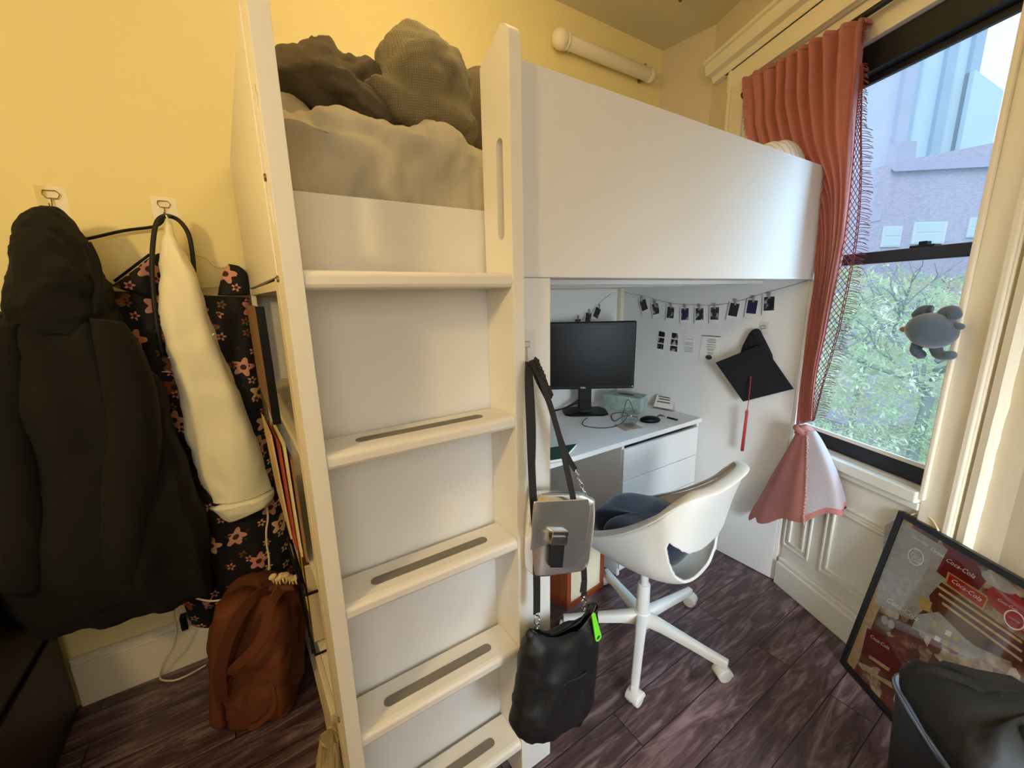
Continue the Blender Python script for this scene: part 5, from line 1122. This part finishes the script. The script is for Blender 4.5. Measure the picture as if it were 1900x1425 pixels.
part(b,'collage_lettering',wht,ps_,fix=False)
part(pbx(MB(),F_,Wp-F_,F_,Hp-F_,-.0008,-.0002),'cover_glass',pane_mat('poster_glazing',.0,(1,1,1,1)),ps_)
# hanging wire loop behind the corner
o=MB().tube([po(.03,Hp+.002,-.01),po(.05,Hp+.02,-.012),po(.09,Hp+.022,-.012),po(.12,Hp+.0,-.012)],.003,n=8,smooth=4); part(o,'hanging_loop',M['cord'],ps_,smooth=True)
# ============================================================ BIN WITH BLACK LINER
bn=thing('waste_bin','black bin covered by a loose black liner, standing before the poster','waste bin',(1.14,0,0))
bc=Vector((1.14,0,0)); bu=Vector((.78,.62,0)).normalized(); bv=Vector((-bu.y,bu.x,0)); 
def sq(c_,hx,hy,z,n=48,e=.4,w_=0,sd=0):
    r_=[]
    for k in range(n):
        t_=2*PI*k/n; x=math.copysign(abs(cos(t_))**e,cos(t_)); y=math.copysign(abs(sin(t_))**e,sin(t_)); r_.append(c_+bu*x*hx*(1+w_*nz((x*3,y*3,sd)))+bv*y*hy*(1+w_*nz((x*3+5,y*3,sd)))+UP*(z+w_*.12*nz((x*4,y*4,sd+9))))
    return r_
bm_=mat('bin_black',(12,12,13),.45)
part(MB().loft([sq(bc,.100,.118,.002),sq(bc,.124,.143,.482)]),'bin_body',bm_,bn,smooth=True,bev=.004,ang=50)
part(MB().loft([sq(bc,.126,.145,.474),sq(bc,.131,.150,.478),sq(bc,.131,.150,.488),sq(bc,.126,.145,.490)]),'bin_rim',mat('dark_steel',(120,125,132),.2,1),bn,smooth=True)
part(MB().loft([sq(bc,.122,.140,.486,w_=.02,sd=2),sq(bc,.122,.139,.520,w_=.08,sd=3),sq(bc,.108,.122,.550,w_=.14,sd=4),sq(bc,.080,.092,.566,w_=.18,sd=5),sq(bc,.04,.045,.570,w_=.18,sd=6)]),'bin_liner',mat('liner_black',(15,15,15),.7,bump=.3,bscale=25),bn,smooth=True)
# ============================================================ OUTSIDE
def omat(name,c,var=.15,vs=.6): return mat(name,c,.9,var=var,vscale=vs)
def brickmat(name,c1,c2,sc_=2.2):
    m,t,b=nt(name); n=t.nodes;l=t.links; tc=n.new('ShaderNodeTexCoord'); sp=n.new('ShaderNodeMapping'); sp.inputs['Rotation'].default_value=(PI/2,0,0); l.new(tc.outputs['Object'],sp.inputs[0])
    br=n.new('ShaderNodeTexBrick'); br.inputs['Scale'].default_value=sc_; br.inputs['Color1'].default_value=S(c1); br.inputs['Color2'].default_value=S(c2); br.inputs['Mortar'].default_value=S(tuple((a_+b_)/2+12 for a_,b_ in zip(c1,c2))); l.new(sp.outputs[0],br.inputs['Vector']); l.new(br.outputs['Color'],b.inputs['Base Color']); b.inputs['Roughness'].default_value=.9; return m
GZ=-7
def bld(name,lab,px0,px1,pytop0,pytop1,dist,mt,depth=8,windows=(),extra=None):
    A=Vector(ray(px0,pytop0)); B=Vector(ray(px1,pytop1)); ka=dist/A.dot(Fw); kb=dist/B.dot(Fw)
    a_=CAM+A*ka; b2=CAM+B*kb; u=Vector((b2.x-a_.x,b2.y-a_.y,0)); L=u.length; u.normalize(); n_=Vector((u.y,-u.x,0)); n_=n_ if n_.dot(a_-CAM)>0 else -n_
    t=thing(name,lab,'building',Vector((a_.x,a_.y,GZ)))
    p=[Vector((a_.x,a_.y,0)),Vector((b2.x,b2.y,0)),Vector((b2.x,b2.y,0))+n_*depth,Vector((a_.x,a_.y,0))+n_*depth]
    b=MB().hexa([q+UP*GZ for q in p]+[p[0]+UP*a_.z,p[1]+UP*b2.z,p[2]+UP*b2.z,p[3]+UP*a_.z]); part(b,'wall',mt,t)
    return t,a_,u,n_,L
glassm=mat('far_window',(176,204,214),.15)
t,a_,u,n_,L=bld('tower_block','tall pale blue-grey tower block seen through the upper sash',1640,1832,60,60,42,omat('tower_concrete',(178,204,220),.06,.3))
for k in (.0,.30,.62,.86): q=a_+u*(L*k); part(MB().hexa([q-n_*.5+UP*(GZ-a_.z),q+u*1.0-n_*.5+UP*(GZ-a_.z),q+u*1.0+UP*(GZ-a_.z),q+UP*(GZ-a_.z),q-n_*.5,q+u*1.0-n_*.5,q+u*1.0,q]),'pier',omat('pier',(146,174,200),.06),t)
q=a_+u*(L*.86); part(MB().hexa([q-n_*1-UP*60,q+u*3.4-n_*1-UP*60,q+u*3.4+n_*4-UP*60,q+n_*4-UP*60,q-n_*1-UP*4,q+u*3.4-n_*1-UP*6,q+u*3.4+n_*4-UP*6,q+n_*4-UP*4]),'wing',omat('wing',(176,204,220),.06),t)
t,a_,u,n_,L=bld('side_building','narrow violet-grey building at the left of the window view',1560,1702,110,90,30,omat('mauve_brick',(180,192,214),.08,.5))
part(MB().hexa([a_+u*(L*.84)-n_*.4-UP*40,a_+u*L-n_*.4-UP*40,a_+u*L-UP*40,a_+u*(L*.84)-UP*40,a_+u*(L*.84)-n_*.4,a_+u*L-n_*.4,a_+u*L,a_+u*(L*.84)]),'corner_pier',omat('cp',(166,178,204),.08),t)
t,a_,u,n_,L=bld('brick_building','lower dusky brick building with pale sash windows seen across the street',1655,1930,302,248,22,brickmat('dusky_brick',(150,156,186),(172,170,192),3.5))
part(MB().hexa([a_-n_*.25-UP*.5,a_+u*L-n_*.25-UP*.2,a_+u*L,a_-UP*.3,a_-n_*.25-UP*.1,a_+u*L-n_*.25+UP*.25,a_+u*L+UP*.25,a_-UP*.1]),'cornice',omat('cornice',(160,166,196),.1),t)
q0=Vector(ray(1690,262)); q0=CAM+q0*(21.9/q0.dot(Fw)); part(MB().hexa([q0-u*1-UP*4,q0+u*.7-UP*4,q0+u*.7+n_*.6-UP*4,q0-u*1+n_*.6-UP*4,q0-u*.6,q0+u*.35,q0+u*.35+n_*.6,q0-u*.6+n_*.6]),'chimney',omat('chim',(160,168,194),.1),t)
for (x0,y0,x1,y1) in ((1697,412,1750,452),(1800,404,1840,440),(1640,420,1668,458)):
    A_=atp(x0,y0,a_-n_*.05,n_); B_=atp(x1,y1,a_-n_*.05,n_); w_=(B_-A_).dot(u); h=A_.z-B_.z
    f_=part(MB().hexa([A_-UP*h-n_*.04,A_+u*w_-UP*h-n_*.04,A_+u*w_-UP*h+n_*.04,A_-UP*h+n_*.04,A_-n_*.04,A_+u*w_-n_*.04,A_+u*w_+n_*.04,A_+n_*.04]),'window',omat('far_frame',(196,206,220),.02),t)
    g1=MB()
    for z0,z1 in ((.06,.46),(.54,.94)):
        P_=A_-UP*h*(1-z0)-n_*.06+u*w_*.08; g1.hexa([P_,P_+u*w_*.84,P_+u*w_*.84+n_*.03,P_+n_*.03]+[q+UP*h*(z1-z0) for q in (P_,P_+u*w_*.84,P_+u*w_*.84+n_*.03,P_+n_*.03)])
    g1.build('pane',glassm,f_)
# tree
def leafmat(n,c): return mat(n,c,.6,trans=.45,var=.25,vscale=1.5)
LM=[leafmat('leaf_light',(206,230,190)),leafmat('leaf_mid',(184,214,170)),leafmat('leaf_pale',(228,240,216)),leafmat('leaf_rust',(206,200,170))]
def tree(lab,boxpx,dist,nleaf,seed,lsz,trunkpx):
    rnd=random.Random(seed); base=Vector(ray(*trunkpx)); base=CAM+base*((dist-.7)/base.dot(Fw)); base.z=GZ
    t=thing('street_tree',lab,'tree',base)
    x0,y0,x1,y1=boxpx
    def rp(d=None):
        px=rnd.uniform(x0,x1); py=y0+(y1-y0)*rnd.random()**.8; r=ray(px,py); return CAM+r*((dist+rnd.uniform(-1.6,1.6))/r.dot(Fw))
    cl=[rp() for _ in range(nleaf//28)]
    b=MB()
    for c_ in cl:
        droop=Vector((rnd.uniform(-1,1),rnd.uniform(-1,1),rnd.uniform(-.5,.4))).normalized(); mi=rnd.choice((0,0,1,1,2,2,3))
        for k in range(28):
            p=c_+droop*(k/28*.55*lsz*8)+Vector((rnd.gauss(0,.08),rnd.gauss(0,.08),rnd.gauss(0,.07)-.1*(k/28)**2)); a_=Vector((rnd.gauss(0,1),rnd.gauss(0,1),rnd.gauss(0,.5))).normalized(); c2=a_.cross(Vector((rnd.random(),rnd.random(),1))).normalized()
            L=lsz*rnd.uniform(.7,1.3); b.add([p-a_*L,p+c2*L*.32,p+a_*L,p-c2*L*.32],[(0,1,2,3)],mi)
    part(b,'foliage',LM,t,fix=False)['kind']='stuff'
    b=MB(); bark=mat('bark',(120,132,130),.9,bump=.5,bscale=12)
    def br(p,d,L,r,dep):
        pts=[p]; q=p
        for k in range(4): d=(d+Vector((rnd.gauss(0,.18),rnd.gauss(0,.18),rnd.gauss(.03,.12)))).normalized(); q=q+d*L/4; pts.append(q)
        b.tube(pts,lambda s__:r*(1-.45*s__),n=7,smooth=2)
        if dep:
            for k in range(3): 
                j=rnd.choice((2,3,4)); br(pts[j],(d+Vector((rnd.gauss(0,.6),rnd.gauss(0,.6),rnd.gauss(.1,.3)))).normalized(),L*.68,r*.55,dep-1)
    top=CAM.z-.9
    part(MB().tube([base,base+UP*(top-GZ)*.6+Vector((.1,.1,0)),Vector((base.x,base.y,top-.8))],lambda q:.11*(1-.4*q),n=12,smooth=4),'trunk',bark,t,smooth=True)
    for k in range(6): a_=k*PI/3+.3; br(Vector((base.x,base.y,top-1.0+.15*k)),Vector((cos(a_),sin(a_),.6)).normalized(),1.2,.045,3)
    part(b,'branches',bark,t,smooth=True)
tree('leafy green street tree filling the lower sash',(1480,500,1860,930),7.5,20000,5,.055,(1690,900))
tree('paler leafy tree behind, at the foot of the brick building',(1440,510,1900,760),13,12000,6,.09,(1600,700))
o=MB().box(2.6,70,-60,70,GZ-.2,GZ).build('street_ground',omat('street',(120,124,120),.2)); st(o,'grey street far below the window','ground')
